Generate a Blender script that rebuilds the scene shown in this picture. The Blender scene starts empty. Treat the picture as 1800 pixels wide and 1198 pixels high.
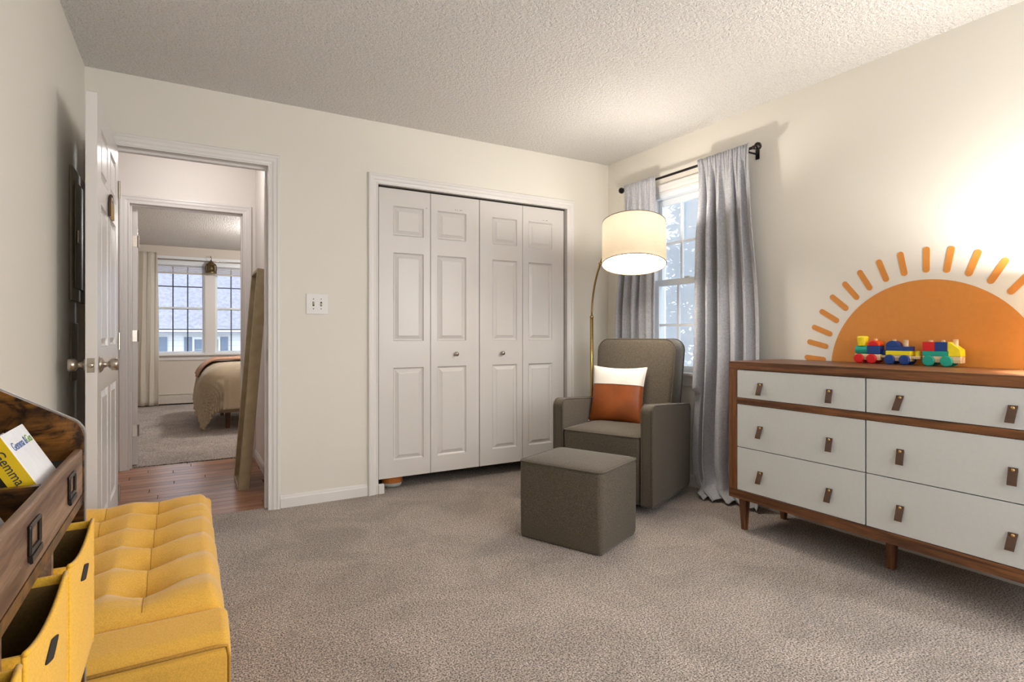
import bpy, bmesh, math, random
from mathutils import Matrix, Vector
PI = math.pi
R = math.radians
random.seed(7)
SC = bpy.context.scene
COL = SC.collection

# ------------------------------------------------------------------ camera, world, large lights, exposure
CAM_H = 1.055
cam_d = bpy.data.cameras.new('camera')
cam_d.sensor_width = 36.0
cam_d.lens = 992.0 / 1800.0 * 36.0
cam_d.shift_y = -14.0 / 1800.0
cam_d.clip_start = 0.02
cam_d.clip_end = 200
cam = bpy.data.objects.new('camera', cam_d)
COL.objects.link(cam)
cam.location = (0, 0, CAM_H)
cam.rotation_euler = (R(90), 0, R(-30))
SC.camera = cam

world = bpy.data.worlds.new('overcast_sky')
SC.world = world
world.use_nodes = True
bg = world.node_tree.nodes['Background']
bg.inputs[0].default_value = (0.90, 0.95, 1.0, 1)
bg.inputs[1].default_value = 1.6

def area(name, loc, rot, sx, sy, power, color):
    l = bpy.data.lights.new(name, 'AREA')
    l.shape = 'RECTANGLE'; l.size = sx; l.size_y = sy
    l.energy = power; l.color = color
    o = bpy.data.objects.new(name, l)
    COL.objects.link(o)
    o.location = loc; o.rotation_euler = rot
    return o

def point(name, loc, power, color, radius=0.04):
    l = bpy.data.lights.new(name, 'POINT')
    l.energy = power; l.color = color; l.shadow_soft_size = radius
    o = bpy.data.objects.new(name, l)
    COL.objects.link(o)
    o.location = loc
    return o

# soft fill added behind the camera, at an unseen opening in the near wall
area('fill_behind_camera', (1.5, -1.16, 1.45), (R(90), 0, 0), 1.7, 1.3, 13, (0.96, 0.98, 1.0))
# daylight through the second window of the right wall, nearer than the picture reaches
area('daylight_second_window', (3.02, -0.50, 1.42), (R(90), 0, R(90)), 0.5, 1.2, 31, (0.97, 0.985, 1.0))

SC.view_settings.view_transform = 'Standard'
SC.view_settings.look = 'None'
SC.view_settings.gamma = 1.0
SC.view_settings.use_curve_mapping = False
SC.view_settings.exposure = 0.66
SC.cycles.use_denoising = True
SC.cycles.max_bounces = 10
SC.cycles.diffuse_bounces = 6
SC.cycles.transparent_max_bounces = 16
SC.cycles.sample_clamp_indirect = 8.0
SC.cycles.caustics_reflective = False
SC.cycles.caustics_refractive = False

TABLE_LAMP_W = 36
FLOOR_LAMP_W = 10.5
HALL_LAMP_W = 7.2
BEDROOM_FILL_W = 62

# ------------------------------------------------------------------ materials
class NT:
    def __init__(self, name):
        self.m = bpy.data.materials.new(name)
        self.m.use_nodes = True
        self.t = self.m.node_tree
        self.b = self.t.nodes['Principled BSDF']
        self.out = self.t.nodes['Material Output']
        self._co = None
    def n(self, kind, **kw):
        x = self.t.nodes.new(kind)
        for k, v in kw.items():
            setattr(x, k, v)
        return x
    def l(self, a, b):
        self.t.links.new(a, b)
    def coord(self, scale=(1, 1, 1), rot=(0, 0, 0)):
        if self._co is None:
            self._co = self.n('ShaderNodeTexCoord')
        mp = self.n('ShaderNodeMapping')
        mp.inputs['Scale'].default_value = scale
        mp.inputs['Rotation'].default_value = rot
        self.l(self._co.outputs['Object'], mp.inputs[0])
        return mp.outputs[0]
    def noise(self, vec, scale, detail=2, rough=0.5, dist=0.0):
        x = self.n('ShaderNodeTexNoise')
        x.inputs['Scale'].default_value = scale
        x.inputs['Detail'].default_value = detail
        x.inputs['Roughness'].default_value = rough
        x.inputs['Distortion'].default_value = dist
        self.l(vec, x.inputs['Vector'])
        return x.outputs['Fac']
    def ramp(self, fac, stops):
        x = self.n('ShaderNodeValToRGB')
        e = x.color_ramp.elements
        while len(e) < len(stops):
            e.new(0.5)
        for i, (p, c) in enumerate(stops):
            e[i].position = p
            e[i].color = (c[0], c[1], c[2], 1)
        self.l(fac, x.inputs[0])
        return x.outputs[0]
    def mix(self, fac, a, b, mode='MIX'):
        x = self.n('ShaderNodeMix', data_type='RGBA', blend_type=mode)
        if isinstance(fac, (int, float)):
            x.inputs[0].default_value = fac
        else:
            self.l(fac, x.inputs[0])
        for i, v in ((6, a), (7, b)):
            if isinstance(v, tuple):
                x.inputs[i].default_value = (v[0], v[1], v[2], 1)
            else:
                self.l(v, x.inputs[i])
        return x.outputs[2]
    def bump(self, h, strength, dist=0.01):
        x = self.n('ShaderNodeBump')
        x.inputs['Strength'].default_value = strength
        x.inputs['Distance'].default_value = dist
        self.l(h, x.inputs['Height'])
        self.l(x.outputs[0], self.b.inputs['Normal'])
    def color(self, c):
        if isinstance(c, tuple):
            self.b.inputs['Base Color'].default_value = (c[0], c[1], c[2], 1)
        else:
            self.l(c, self.b.inputs['Base Color'])
    def rough(self, r):
        self.b.inputs['Roughness'].default_value = r

def srgb(r, g, b):
    def f(v):
        v /= 255.0
        return v / 12.92 if v <= 0.04045 else ((v + 0.055) / 1.055) ** 2.4
    return (f(r), f(g), f(b))

def plain(name, c, rough=0.5, metal=0.0, noise=0.0, nscale=30, bump=0.0, bscale=200):
    k = NT(name)
    if noise:
        v = k.noise(k.coord(), nscale, 3)
        k.color(k.ramp(v, [(0.3, tuple(x * (1 - noise) for x in c)), (0.7, tuple(min(1, x * (1 + noise)) for x in c))]))
    else:
        k.color(c)
    k.rough(rough)
    k.b.inputs['Metallic'].default_value = metal
    if bump:
        k.bump(k.noise(k.coord(), bscale, 2), bump, 0.002)
    return k.m

def wood(name, dark, light, axis='x', scale=1.0, rough=0.42, contrast=1.0, figure=0.0):
    k = NT(name)
    st = {'x': (1.2, 22, 22), 'y': (22, 1.2, 22), 'z': (22, 22, 1.2)}[axis]
    v = k.coord(tuple(s * scale for s in st))
    f1 = k.noise(v, 1.6, 6, 0.62, 0.6)
    v2 = k.coord(tuple(s * scale * 5 for s in st))
    f2 = k.noise(v2, 2.0, 3, 0.6)
    mid = tuple((a + b) / 2 for a, b in zip(dark, light))
    c1 = k.ramp(f1, [(0.38, dark), (0.5, mid), (0.62, light)])
    c2 = k.ramp(f2, [(0.38, (0.45, 0.42, 0.40)), (0.58, (1, 1, 1))])
    c = k.mix(0.55 * contrast, c1, c2, 'MULTIPLY')
    if figure:
        f3 = k.noise(k.coord((14, 14, 22)), 1.0, 6, 0.62, 3.0)
        c3 = k.ramp(f3, [(0.38, (0.10, 0.08, 0.07)), (0.50, (0.8, 0.76, 0.7)), (0.62, (1.15, 1.05, 0.8))])
        c = k.mix(figure, c, c3, 'MULTIPLY')
    k.color(c)
    k.rough(rough)
    k.bump(f2, 0.12, 0.001)
    return k.m

def fabric(name, c, var=0.22, scale=420, bump=0.35, rough=0.9, streak=False, sheen=0.15, big=0.06):
    k = NT(name)
    v = k.coord()
    f = k.noise(v, scale, 2, 0.6)
    lo = tuple(x * (1 - var) for x in c); hi = tuple(min(1, x * (1 + var)) for x in c)
    col = k.ramp(f, [(0.35, lo), (0.65, hi)])
    if streak:
        fa = k.noise(k.coord((60, 60, 520)), 1.0, 2)
        fb = k.noise(k.coord((520, 520, 40)), 1.0, 2)
        ca = k.ramp(fa, [(0.3, (0.72, 0.72, 0.74)), (0.6, (1.06, 1.06, 1.06))])
        cb = k.ramp(fb, [(0.3, (0.76, 0.76, 0.78)), (0.6, (1.05, 1.05, 1.05))])
        col = k.mix(0.9, col, ca, 'MULTIPLY')
        col = k.mix(0.9, col, cb, 'MULTIPLY')
    g = k.noise(v, 9, 3)
    cg = k.ramp(g, [(0.3, (1 - big,) * 3), (0.7, (1, 1, 1))])
    col = k.mix(1.0, col, cg, 'MULTIPLY')
    k.color(col)
    k.rough(rough)
    k.b.inputs['Sheen Weight'].default_value = sheen
    k.bump(f, bump, 0.0015)
    return k.m

def wall_mat(name, c):
    k = NT(name)
    v = k.coord()
    g = k.noise(v, 1.3, 3)
    k.color(k.ramp(g, [(0.3, tuple(x * 0.975 for x in c)), (0.7, c)]))
    k.rough(0.55)
    k.bump(k.noise(v, 260, 3), 0.08, 0.001)
    return k.m

def popcorn(name, c):
    k = NT(name)
    v = k.coord()
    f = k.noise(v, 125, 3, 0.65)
    g = k.noise(v, 55, 2, 0.5)
    s = k.n('ShaderNodeMath', operation='ADD')
    k.l(f, s.inputs[0]); k.l(g, s.inputs[1])
    k.color(k.ramp(f, [(0.36, tuple(x * 0.78 for x in c)), (0.47, c)]))  # darker specks: self-shadow between the popcorn bumps put into the colour
    k.rough(0.95)
    k.bump(s.outputs[0], 1.0, 0.02)
    return k.m

def carpet_mat(name, lo, hi):
    k = NT(name)
    v = k.coord()
    f = k.noise(v, 165, 2, 0.75)
    g = k.noise(v, 2.6, 5, 0.62, 0.9)
    h = k.noise(v, 48, 2, 0.6)
    c = k.ramp(f, [(0.38, lo), (0.61, hi)])
    cg = k.ramp(g, [(0.36, (0.76, 0.75, 0.74)), (0.60, (1, 1, 1))])  # broad mottling: pile-direction shading put into the colour
    ch = k.ramp(h, [(0.35, (0.84, 0.83, 0.82)), (0.6, (1, 1, 1))])
    c = k.mix(1.0, c, cg, 'MULTIPLY')
    c = k.mix(1.0, c, ch, 'MULTIPLY')
    k.color(c)
    k.rough(1.0)
    k.b.inputs['Sheen Weight'].default_value = 0.2
    s = k.n('ShaderNodeMath', operation='ADD')
    k.l(f, s.inputs[0]); k.l(h, s.inputs[1])
    k.bump(s.outputs[0], 0.7, 0.012)
    return k.m

def glass_mat(name, tint=(0.95, 0.98, 1.0), gloss=0.06):
    k = NT(name)
    t = k.n('ShaderNodeBsdfTransparent'); t.inputs[0].default_value = (*tint, 1)
    g = k.n('ShaderNodeBsdfGlossy'); g.inputs[0].default_value = (1, 1, 1, 1); g.inputs['Roughness'].default_value = 0.02
    m = k.n('ShaderNodeMixShader'); m.inputs[0].default_value = gloss
    k.l(t.outputs[0], m.inputs[1]); k.l(g.outputs[0], m.inputs[2])
    k.l(m.outputs[0], k.out.inputs[0])
    return k.m

def screen_mat(name):
    k = NT(name)
    t = k.n('ShaderNodeBsdfTransparent')
    d = k.n('ShaderNodeBsdfTranslucent'); d.inputs[0].default_value = (0.56, 0.59, 0.64, 1)
    d2 = k.n('ShaderNodeBsdfDiffuse'); d2.inputs[0].default_value = (0.36, 0.37, 0.39, 1)
    a = k.n('ShaderNodeAddShader')
    k.l(d.outputs[0], a.inputs[0]); k.l(d2.outputs[0], a.inputs[1])
    m = k.n('ShaderNodeMixShader'); m.inputs[0].default_value = 0.56
    k.l(t.outputs[0], m.inputs[1]); k.l(a.outputs[0], m.inputs[2])
    k.l(m.outputs[0], k.out.inputs[0])
    return k.m

def shade_mat(name, c, trans=0.55, through=0.125):
    k = NT(name)
    f = k.noise(k.coord((300, 300, 60)), 1.0, 2)
    col = k.ramp(f, [(0.3, tuple(x * 0.93 for x in c)), (0.7, c)])
    col2 = k.ramp(f, [(0.3, tuple(x * 0.90 * through for x in c)), (0.7, tuple(x * through for x in c))])
    d = k.n('ShaderNodeBsdfDiffuse'); k.l(col, d.inputs[0])
    t = k.n('ShaderNodeBsdfTranslucent'); k.l(col2, t.inputs[0])
    m = k.n('ShaderNodeMixShader'); m.inputs[0].default_value = trans
    k.l(d.outputs[0], m.inputs[1]); k.l(t.outputs[0], m.inputs[2])
    k.l(m.outputs[0], k.out.inputs[0])
    return k.m

def emit_mat(name, c, s):
    k = NT(name)
    e = k.n('ShaderNodeEmission')
    e.inputs[0].default_value = (*c, 1); e.inputs[1].default_value = s
    k.l(e.outputs[0], k.out.inputs[0])
    return k.m

def siding_mat(name, c):
    k = NT(name)
    w = k.n('ShaderNodeTexWave', wave_type='BANDS', bands_direction='Z', wave_profile='SAW')
    w.inputs['Scale'].default_value = 1.7
    k.l(k.coord(), w.inputs['Vector'])
    k.color(k.ramp(w.outputs['Fac'], [(0.0, tuple(x * 0.78 for x in c)), (0.15, c)]))
    k.rough(0.7)
    return k.m

M = {}
M['wall'] = wall_mat('cream_wall_paint', srgb(226, 222, 213))
M['hall_wall'] = wall_mat('hall_white_paint', srgb(232, 226, 221))
M['bed_wall'] = wall_mat('bedroom_greige_paint', srgb(214, 205, 194))
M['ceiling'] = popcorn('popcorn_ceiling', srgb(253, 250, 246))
M['carpet'] = carpet_mat('taupe_carpet', srgb(68, 57, 50), srgb(230, 214, 202))
M['trim'] = plain('white_trim_paint', srgb(226, 223, 221), 0.35, bump=0.03, bscale=60)
M['door'] = plain('white_door_paint', srgb(216, 212, 209), 0.28, bump=0.05, bscale=90)
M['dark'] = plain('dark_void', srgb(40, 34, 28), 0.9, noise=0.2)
M['black_metal'] = plain('black_rod_metal', srgb(42, 36, 34), 0.35, 0.7, noise=0.1)
M['nickel'] = plain('brushed_nickel', srgb(186, 176, 164), 0.28, 1.0, noise=0.08, nscale=80)
M['brass'] = plain('aged_brass', srgb(176, 148, 96), 0.3, 1.0, noise=0.1, nscale=40)
M['gold'] = plain('gold_rivet', srgb(214, 178, 118), 0.3, 0.9, noise=0.05)
M['panel_grey'] = plain('panel_grey_enamel', srgb(150, 144, 126), 0.45, 0.0, noise=0.06)
M['plate'] = plain('white_plastic_plate', srgb(226, 224, 222), 0.35, noise=0.01)
M['toggle'] = plain('cream_toggle_plastic', srgb(196, 188, 160), 0.4, noise=0.02)
M['slot'] = plain('dark_slot', srgb(50, 46, 36), 0.7, noise=0.1)
M['walnut_y'] = wood('walnut_grain_lengthwise', srgb(78, 47, 26), srgb(134, 86, 50), 'y')
M['walnut_z'] = wood('walnut_grain_upright', srgb(78, 47, 26), srgb(134, 86, 50), 'z')
M['walnut_x'] = wood('walnut_grain_across', srgb(78, 47, 26), srgb(134, 86, 50), 'x')
M['drawer'] = plain('pale_grey_lacquer', srgb(205, 208, 207), 0.38, noise=0.015, nscale=60, bump=0.06, bscale=300)
M['leather_dark'] = plain('dark_brown_leather', srgb(84, 60, 46), 0.55, noise=0.15, bump=0.2, bscale=300)
M['shelf_wood'] = wood('rustic_shelf_wood', srgb(60, 37, 16), srgb(126, 84, 36), 'x', 0.8, 0.3, 1.0, 0.95)
M['shelf_rail'] = wood('weathered_rail_wood', srgb(92, 64, 46), srgb(146, 114, 90), 'y', 1.0, 0.45)
M['shelf_highlight'] = plain('pale_edge_highlight', srgb(150, 147, 144), 0.3, noise=0.05)  # bright highlight along the panel edge, put into the colour
M['iron'] = plain('dark_iron', srgb(58, 52, 48), 0.35, 0.8, noise=0.15)
M['yellow_bin'] = fabric('yellow_bin_canvas', srgb(236, 180, 50), 0.10, 300, 0.25, 0.85)
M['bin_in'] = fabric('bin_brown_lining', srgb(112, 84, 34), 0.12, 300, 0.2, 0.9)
M['mustard'] = fabric('mustard_upholstery', srgb(222, 170, 66), 0.10, 380, 0.25, 0.85, sheen=0.25)
M['mustard_seam'] = fabric('mustard_seam_thread', srgb(176, 128, 40), 0.15, 400, 0.3)
M['chair'] = fabric('taupe_grey_upholstery', srgb(86, 77, 64), 0.42, 260, 0.4)
M['piping'] = fabric('taupe_piping', srgb(82, 73, 61), 0.2, 400, 0.3)
M['curtain'] = fabric('heathered_grey_linen', srgb(182, 183, 188), 0.16, 500, 0.35, 0.9, True, 0.1)
M['bed_curtain'] = shade_mat('oatmeal_curtain', srgb(244, 239, 230), 0.5, 1.0)
M['duvet'] = fabric('khaki_duvet_linen', srgb(178, 160, 134), 0.08, 260, 0.3)
M['throw'] = fabric('terracotta_throw', srgb(186, 140, 112), 0.14, 260, 0.4)
M['white_cloth'] = fabric('white_cotton', srgb(236, 230, 222), 0.04, 400, 0.15)
M['caramel'] = plain('caramel_leather', srgb(146, 75, 28), 0.45, noise=0.16, nscale=9, bump=0.15, bscale=150)
M['shade'] = shade_mat('linen_lamp_shade', srgb(255, 240, 214), 0.55)
M['shade_trim'] = plain('shade_brown_trim', srgb(120, 92, 66), 0.7, noise=0.1)
M['diffuser'] = emit_mat('lit_lamp_diffuser', (1.0, 0.91, 0.79), 17.0)
M['ceil_glow'] = emit_mat('lit_ceiling_globe', (1.0, 0.93, 0.88), 2.0)
M['glass'] = glass_mat('window_glass')
M['screen'] = screen_mat('insect_screen_mesh')
M['mirror'] = plain('mirror_silver', (0.9, 0.9, 0.9), 0.02, 1.0)
M['mirror_frame'] = plain('champagne_frame', srgb(176, 160, 130), 0.38, 0.45, noise=0.12, nscale=14)
M['vinyl'] = plain('white_vinyl_frame', srgb(232, 236, 240), 0.35, noise=0.01)
M['muntin_backlit'] = plain('backlit_dark_muntin', srgb(58, 62, 76), 0.5, noise=0.05)  # bars look dark against the window light; that shade is in the colour
M['sun'] = plain('ochre_wall_decal', srgb(210, 137, 60), 0.5, noise=0.03, nscale=40)
M['box_white'] = plain('white_heater_enamel', srgb(206, 198, 188), 0.4, noise=0.03)
PLANK = [wood('cherry_plank_%d' % i, d, l, 'x', 0.8, 0.28, 0.8) for i, (d, l) in enumerate([
    (srgb(140, 90, 62), srgb(176, 122, 90)), (srgb(150, 98, 68), srgb(186, 132, 100)),
    (srgb(132, 84, 58), srgb(168, 116, 86)), (srgb(156, 104, 76), srgb(190, 138, 108))])]
def paint(n, c, r=0.4):
    return plain(n, srgb(*c), r, noise=0.03, nscale=50)
M['t_red'] = paint('toy_red_paint', (206, 24, 30)); M['t_blue'] = paint('toy_blue_paint', (22, 62, 132))
M['t_yellow'] = paint('toy_yellow_paint', (238, 218, 30)); M['t_green'] = paint('toy_teal_paint', (26, 160, 140))
M['t_orange'] = paint('toy_orange_paint', (236, 84, 32))
M['t_wood'] = wood('toy_bare_beech', srgb(206, 176, 134), srgb(236, 210, 170), 'y', 1.0, 0.55, 0.4)
M['book_white'] = paint('book_white_gloss', (232, 232, 234), 0.25)
M['book_yellow'] = paint('book_yellow_gloss', (214, 178, 30), 0.3)
M['book_blue'] = paint('book_blue_ink', (70, 96, 150), 0.4)
M['book_green'] = paint('book_green_ink', (110, 150, 60), 0.4)
M['book_navy'] = paint('book_navy_ink', (48, 56, 66), 0.4)
M['page'] = paint('book_page_block', (226, 220, 206), 0.8)
M['book_red'] = paint('book_red_ink', (200, 40, 40), 0.4)
M['bag_green'] = paint('book_leaf_ink', (70, 140, 60), 0.4)
M['bark'] = plain('tree_bark', srgb(96, 92, 92), 0.9, noise=0.25, nscale=12)
M['needles'] = plain('grey_green_needles', srgb(62, 74, 82), 0.8, noise=0.3, nscale=3)
M['lawn'] = plain('winter_lawn', srgb(186, 192, 196), 0.95, noise=0.15, nscale=2)
M['siding'] = siding_mat('white_lap_siding', srgb(236, 238, 242))
M['roof'] = plain('grey_asphalt_shingle', srgb(160, 162, 178), 0.9, noise=0.16, nscale=9)
M['shutter'] = plain('slate_blue_shutter', srgb(122, 138, 162), 0.6, noise=0.05)
M['far_glass'] = plain('far_window_glass', srgb(120, 140, 168), 0.2, noise=0.1)
M['blind'] = plain('ivory_blind_slat', srgb(206, 198, 188), 0.5, noise=0.03)
M['brown_bell'] = plain('bronze_lantern', srgb(104, 86, 52), 0.45, 0.5, noise=0.15)
RB = [paint('rainbow_umber_cord', (92, 70, 52), 0.9), paint('rainbow_cream_cord', (222, 208, 184), 0.9),
      paint('rainbow_grey_cord', (120, 124, 128), 0.9), paint('rainbow_ochre_cord', (206, 166, 96), 0.9)]
M['orange_label'] = paint('orange_label_paper', (206, 120, 50), 0.6)
M['jar'] = plain('clear_plastic_tub', srgb(206, 208, 204), 0.2, noise=0.03)

# ------------------------------------------------------------------ mesh helpers
class MB:
    def __init__(s):
        s.v = []; s.f = []
    def box(s, x0, y0, z0, x1, y1, z1):
        b = len(s.v)
        s.v += [(x0, y0, z0), (x1, y0, z0), (x1, y1, z0), (x0, y1, z0), (x0, y0, z1), (x1, y0, z1), (x1, y1, z1), (x0, y1, z1)]
        s.f += [tuple(b + i for i in q) for q in ((0, 3, 2, 1), (4, 5, 6, 7), (0, 1, 5, 4), (1, 2, 6, 5), (2, 3, 7, 6), (3, 0, 4, 7))]
        return s
    def prism(s, pts, axis, a, b):
        """extrude a closed 2D outline along an axis; outline in the two other axes (cyclic order kept)"""
        n = len(pts); o = len(s.v)
        for t in (a, b):
            for p, q in pts:
                s.v.append({'x': (t, p, q), 'y': (p, t, q), 'z': (p, q, t)}[axis])
        s.f.append(tuple(o + i for i in reversed(range(n))))
        s.f.append(tuple(o + n + i for i in range(n)))
        for i in range(n):
            j = (i + 1) % n
            s.f.append((o + i, o + j, o + n + j, o + n + i))
        return s
    def lathe(s, prof, n=24, c=(0, 0, 0), axis='z'):
        """prof: list of (radius, height)"""
        o = len(s.v)
        for r, h in prof:
            for i in range(n):
                a = 2 * PI * i / n
                p = (r * math.cos(a), r * math.sin(a), h)
                if axis == 'x': p = (p[2], p[0], p[1])
                elif axis == 'y': p = (p[0], p[2], p[1])
                s.v.append((c[0] + p[0], c[1] + p[1], c[2] + p[2]))
        for k in range(len(prof) - 1):
            for i in range(n):
                j = (i + 1) % n
                s.f.append((o + k * n + i, o + k * n + j, o + (k + 1) * n + j, o + (k + 1) * n + i))
        if prof[0][0] > 1e-6: s.f.append(tuple(o + i for i in reversed(range(n))))
        if prof[-1][0] > 1e-6: s.f.append(tuple(o + (len(prof) - 1) * n + i for i in range(n)))
        return s
    def tube(s, pts, r, n=8, closed=False):
        P = [Vector(p) for p in pts]; m = len(P); o = len(s.v)
        rr = r if isinstance(r, (list, tuple)) else [r] * m
        up = Vector((0, 0, 1))
        prev = None
        for i in range(m):
            if closed: d = P[(i + 1) % m] - P[i - 1]
            else: d = P[min(i + 1, m - 1)] - P[max(i - 1, 0)]
            d.normalize()
            if prev is None:
                a = d.cross(up)
                if a.length < 0.05: a = d.cross(Vector((1, 0, 0)))
            else:
                a = prev - d * prev.dot(d)
            a.normalize(); prev = a
            b = d.cross(a)
            for k in range(n):
                t = 2 * PI * k / n
                s.v.append(tuple(P[i] + (a * math.cos(t) + b * math.sin(t)) * rr[i]))
        for i in range(m if closed else m - 1):
            j = (i + 1) % m
            for k in range(n):
                l = (k + 1) % n
                s.f.append((o + i * n + k, o + i * n + l, o + j * n + l, o + j * n + k))
        if not closed:
            s.f.append(tuple(o + k for k in reversed(range(n))))
            s.f.append(tuple(o + (m - 1) * n + k for k in range(n)))
        return s
    def grid(s, nu, nv, fn):
        o = len(s.v)
        for i in range(nu + 1):
            for j in range(nv + 1):
                s.v.append(tuple(fn(i / nu, j / nv)))
        for i in range(nu):
            for j in range(nv):
                a = o + i * (nv + 1) + j
                s.f.append((a, a + nv + 1, a + nv + 2, a + 1))
        return s
    def loft(s, loops, cap=True):
        o = len(s.v); n = len(loops[0])
        for lp in loops: s.v += [tuple(p) for p in lp]
        for k in range(len(loops) - 1):
            for i in range(n):
                j = (i + 1) % n
                s.f.append((o + k * n + i, o + k * n + j, o + (k + 1) * n + j, o + (k + 1) * n + i))
        if cap:
            s.f.append(tuple(o + i for i in reversed(range(n))))
            s.f.append(tuple(o + (len(loops) - 1) * n + i for i in range(n)))
        return s
    def xf(s, mat):
        s.v = [tuple(mat @ Vector(p)) for p in s.v]
        return s

ROOTM = {}
def root_of(o):
    while o.parent is not None: o = o.parent
    return o
def obj(name, mb, mat, parent=None, smooth=False, bevel=0.0, seg=2, sub=0, space='world', solid=0.0, fix=True):
    vs = mb.v
    if parent is not None and space == 'world':
        inv = ROOTM.get(root_of(parent).name)
        if inv is not None: vs = [tuple(inv @ Vector(p)) for p in vs]
    me = bpy.data.meshes.new(name)
    me.from_pydata(vs, [], mb.f)
    if fix:
        bm = bmesh.new(); bm.from_mesh(me)
        bmesh.ops.recalc_face_normals(bm, faces=bm.faces)
        bm.to_mesh(me); bm.free()
    me.materials.append(mat)
    if smooth:
        for p in me.polygons: p.use_smooth = True
    me.update()
    o = bpy.data.objects.new(name, me)
    COL.objects.link(o)
    if parent is not None: o.parent = parent
    if solid:
        md = o.modifiers.new('thickness', 'SOLIDIFY'); md.thickness = solid; md.offset = 0
    if bevel:
        md = o.modifiers.new('bevel', 'BEVEL'); md.width = bevel; md.segments = seg; md.limit_method = 'ANGLE'; md.angle_limit = R(40)
        md.harden_normals = False
        for p in me.polygons: p.use_smooth = True
        try:
            me.set_sharp_from_angle(angle=R(35))
        except Exception:
            pass
        wn = o.modifiers.new('wn', 'WEIGHTED_NORMAL'); wn.keep_sharp = False
    if sub:
        md = o.modifiers.new('subdivision', 'SUBSURF'); md.levels = sub; md.render_levels = sub
    return o
def tag(o, label=None, cat=None, group=None, kind=None):
    if label: o['label'] = label
    if cat: o['category'] = cat
    if group: o['group'] = group
    if kind: o['kind'] = kind
    return o
def thing(name, label=None, cat=None, loc=(0, 0, 0), rot=(0, 0, 0), group=None, kind=None):
    o = bpy.data.objects.new(name, None)
    o.empty_display_size = 0.05
    COL.objects.link(o)
    o.location = loc; o.rotation_euler = rot
    from mathutils import Euler
    ROOTM[o.name] = (Matrix.Translation(Vector(loc)) @ Euler(rot).to_matrix().to_4x4()).inverted()
    return tag(o, label, cat, group, kind)
def box(*a): return MB().box(*a)

def rrect(hx, hy, r, n=5, cx=0, cy=0):
    out = []
    for sx, sy, a0 in ((1, 1, 0), (-1, 1, 90), (-1, -1, 180), (1, -1, 270)):
        for k in range(n + 1):
            a = R(a0 + 90 * k / n)
            out.append((cx + sx * (hx - r) + r * math.cos(a), cy + sy * (hy - r) + r * math.sin(a)))
    return out
def holed(us, vs, solid, a, b, plane):
    """slab with rectangular holes. us/vs grid lines, solid(i,j) tells which cells exist, a/b the two faces.
    plane 'y': u=x v=z across y ; 'x': u=y v=z across x ; 'z': u=x v=y across z"""
    mb = MB(); idx = {}
    def P(i, j, t):
        k = (i, j, t)
        if k not in idx:
            u, v, w = us[i], vs[j], (a, b)[t]
            idx[k] = len(mb.v)
            mb.v.append({'y': (u, w, v), 'x': (w, u, v), 'z': (u, v, w)}[plane])
        return idx[k]
    nu, nv = len(us) - 1, len(vs) - 1
    S = lambda i, j: 0 <= i < nu and 0 <= j < nv and solid(i, j)
    for i in range(nu):
        for j in range(nv):
            if not S(i, j): continue
            for t in (0, 1):
                mb.f.append((P(i, j, t), P(i + 1, j, t), P(i + 1, j + 1, t), P(i, j + 1, t)))
            if not S(i - 1, j): mb.f.append((P(i, j, 0), P(i, j + 1, 0), P(i, j + 1, 1), P(i, j, 1)))
            if not S(i + 1, j): mb.f.append((P(i + 1, j, 0), P(i + 1, j + 1, 0), P(i + 1, j + 1, 1), P(i + 1, j, 1)))
            if not S(i, j - 1): mb.f.append((P(i, j, 0), P(i + 1, j, 0), P(i + 1, j, 1), P(i, j, 1)))
            if not S(i, j + 1): mb.f.append((P(i, j + 1, 0), P(i + 1, j + 1, 0), P(i + 1, j + 1, 1), P(i, j + 1, 1)))
    return mb
def struct(name, mb, mat, parent=None, **kw):
    o = obj(name, mb, mat, parent, **kw)
    if parent is None: o['kind'] = 'structure'
    return o
def casing(u0, u1, v0, v1, prof, base, sign, plane, closed=False):
    """mitred casing round an opening; prof = (outward offset, projection)"""
    mb = MB()
    st = ((u0, v0, -1, 0), (u0, v1, -1, 1), (u1, v1, 1, 1), (u1, v0, 1, 0)) if not closed else \
         ((u0, v0, -1, -1), (u0, v1, -1, 1), (u1, v1, 1, 1), (u1, v0, 1, -1))
    loops = []
    for (u, v, du, dv) in st:
        lp = []
        for o, p in prof:
            uu, vv, w = u + du * o, v + dv * o, base + sign * p
            lp.append({'y': (uu, w, vv), 'x': (w, uu, vv)}[plane])
        loops.append(lp)
    if closed: loops.append(loops[0])
    mb.loft(loops, cap=not closed)
    return mb
CASE = [(0, 0), (0, 0.012), (0.006, 0.014), (0.012, 0.010), (0.022, 0.012), (0.030, 0.017), (0.046, 0.018), (0.052, 0.022), (0.062, 0.022), (0.066, 0.016), (0.068, 0)]

# ------------------------------------------------------------------ room shell
LW, RW, BW, NW, CH = -0.457, 3.026, 3.648, -1.2, 2.44
HB = 5.244          # hall far wall
HR = 0.51           # hall right wall
BY = 9.70           # bedroom window wall
DL, DR, DT = -0.355, 0.423, 2.051     # bedroom entry opening
CL, CR, CT = 1.089, 2.603, 2.033      # closet opening
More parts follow.
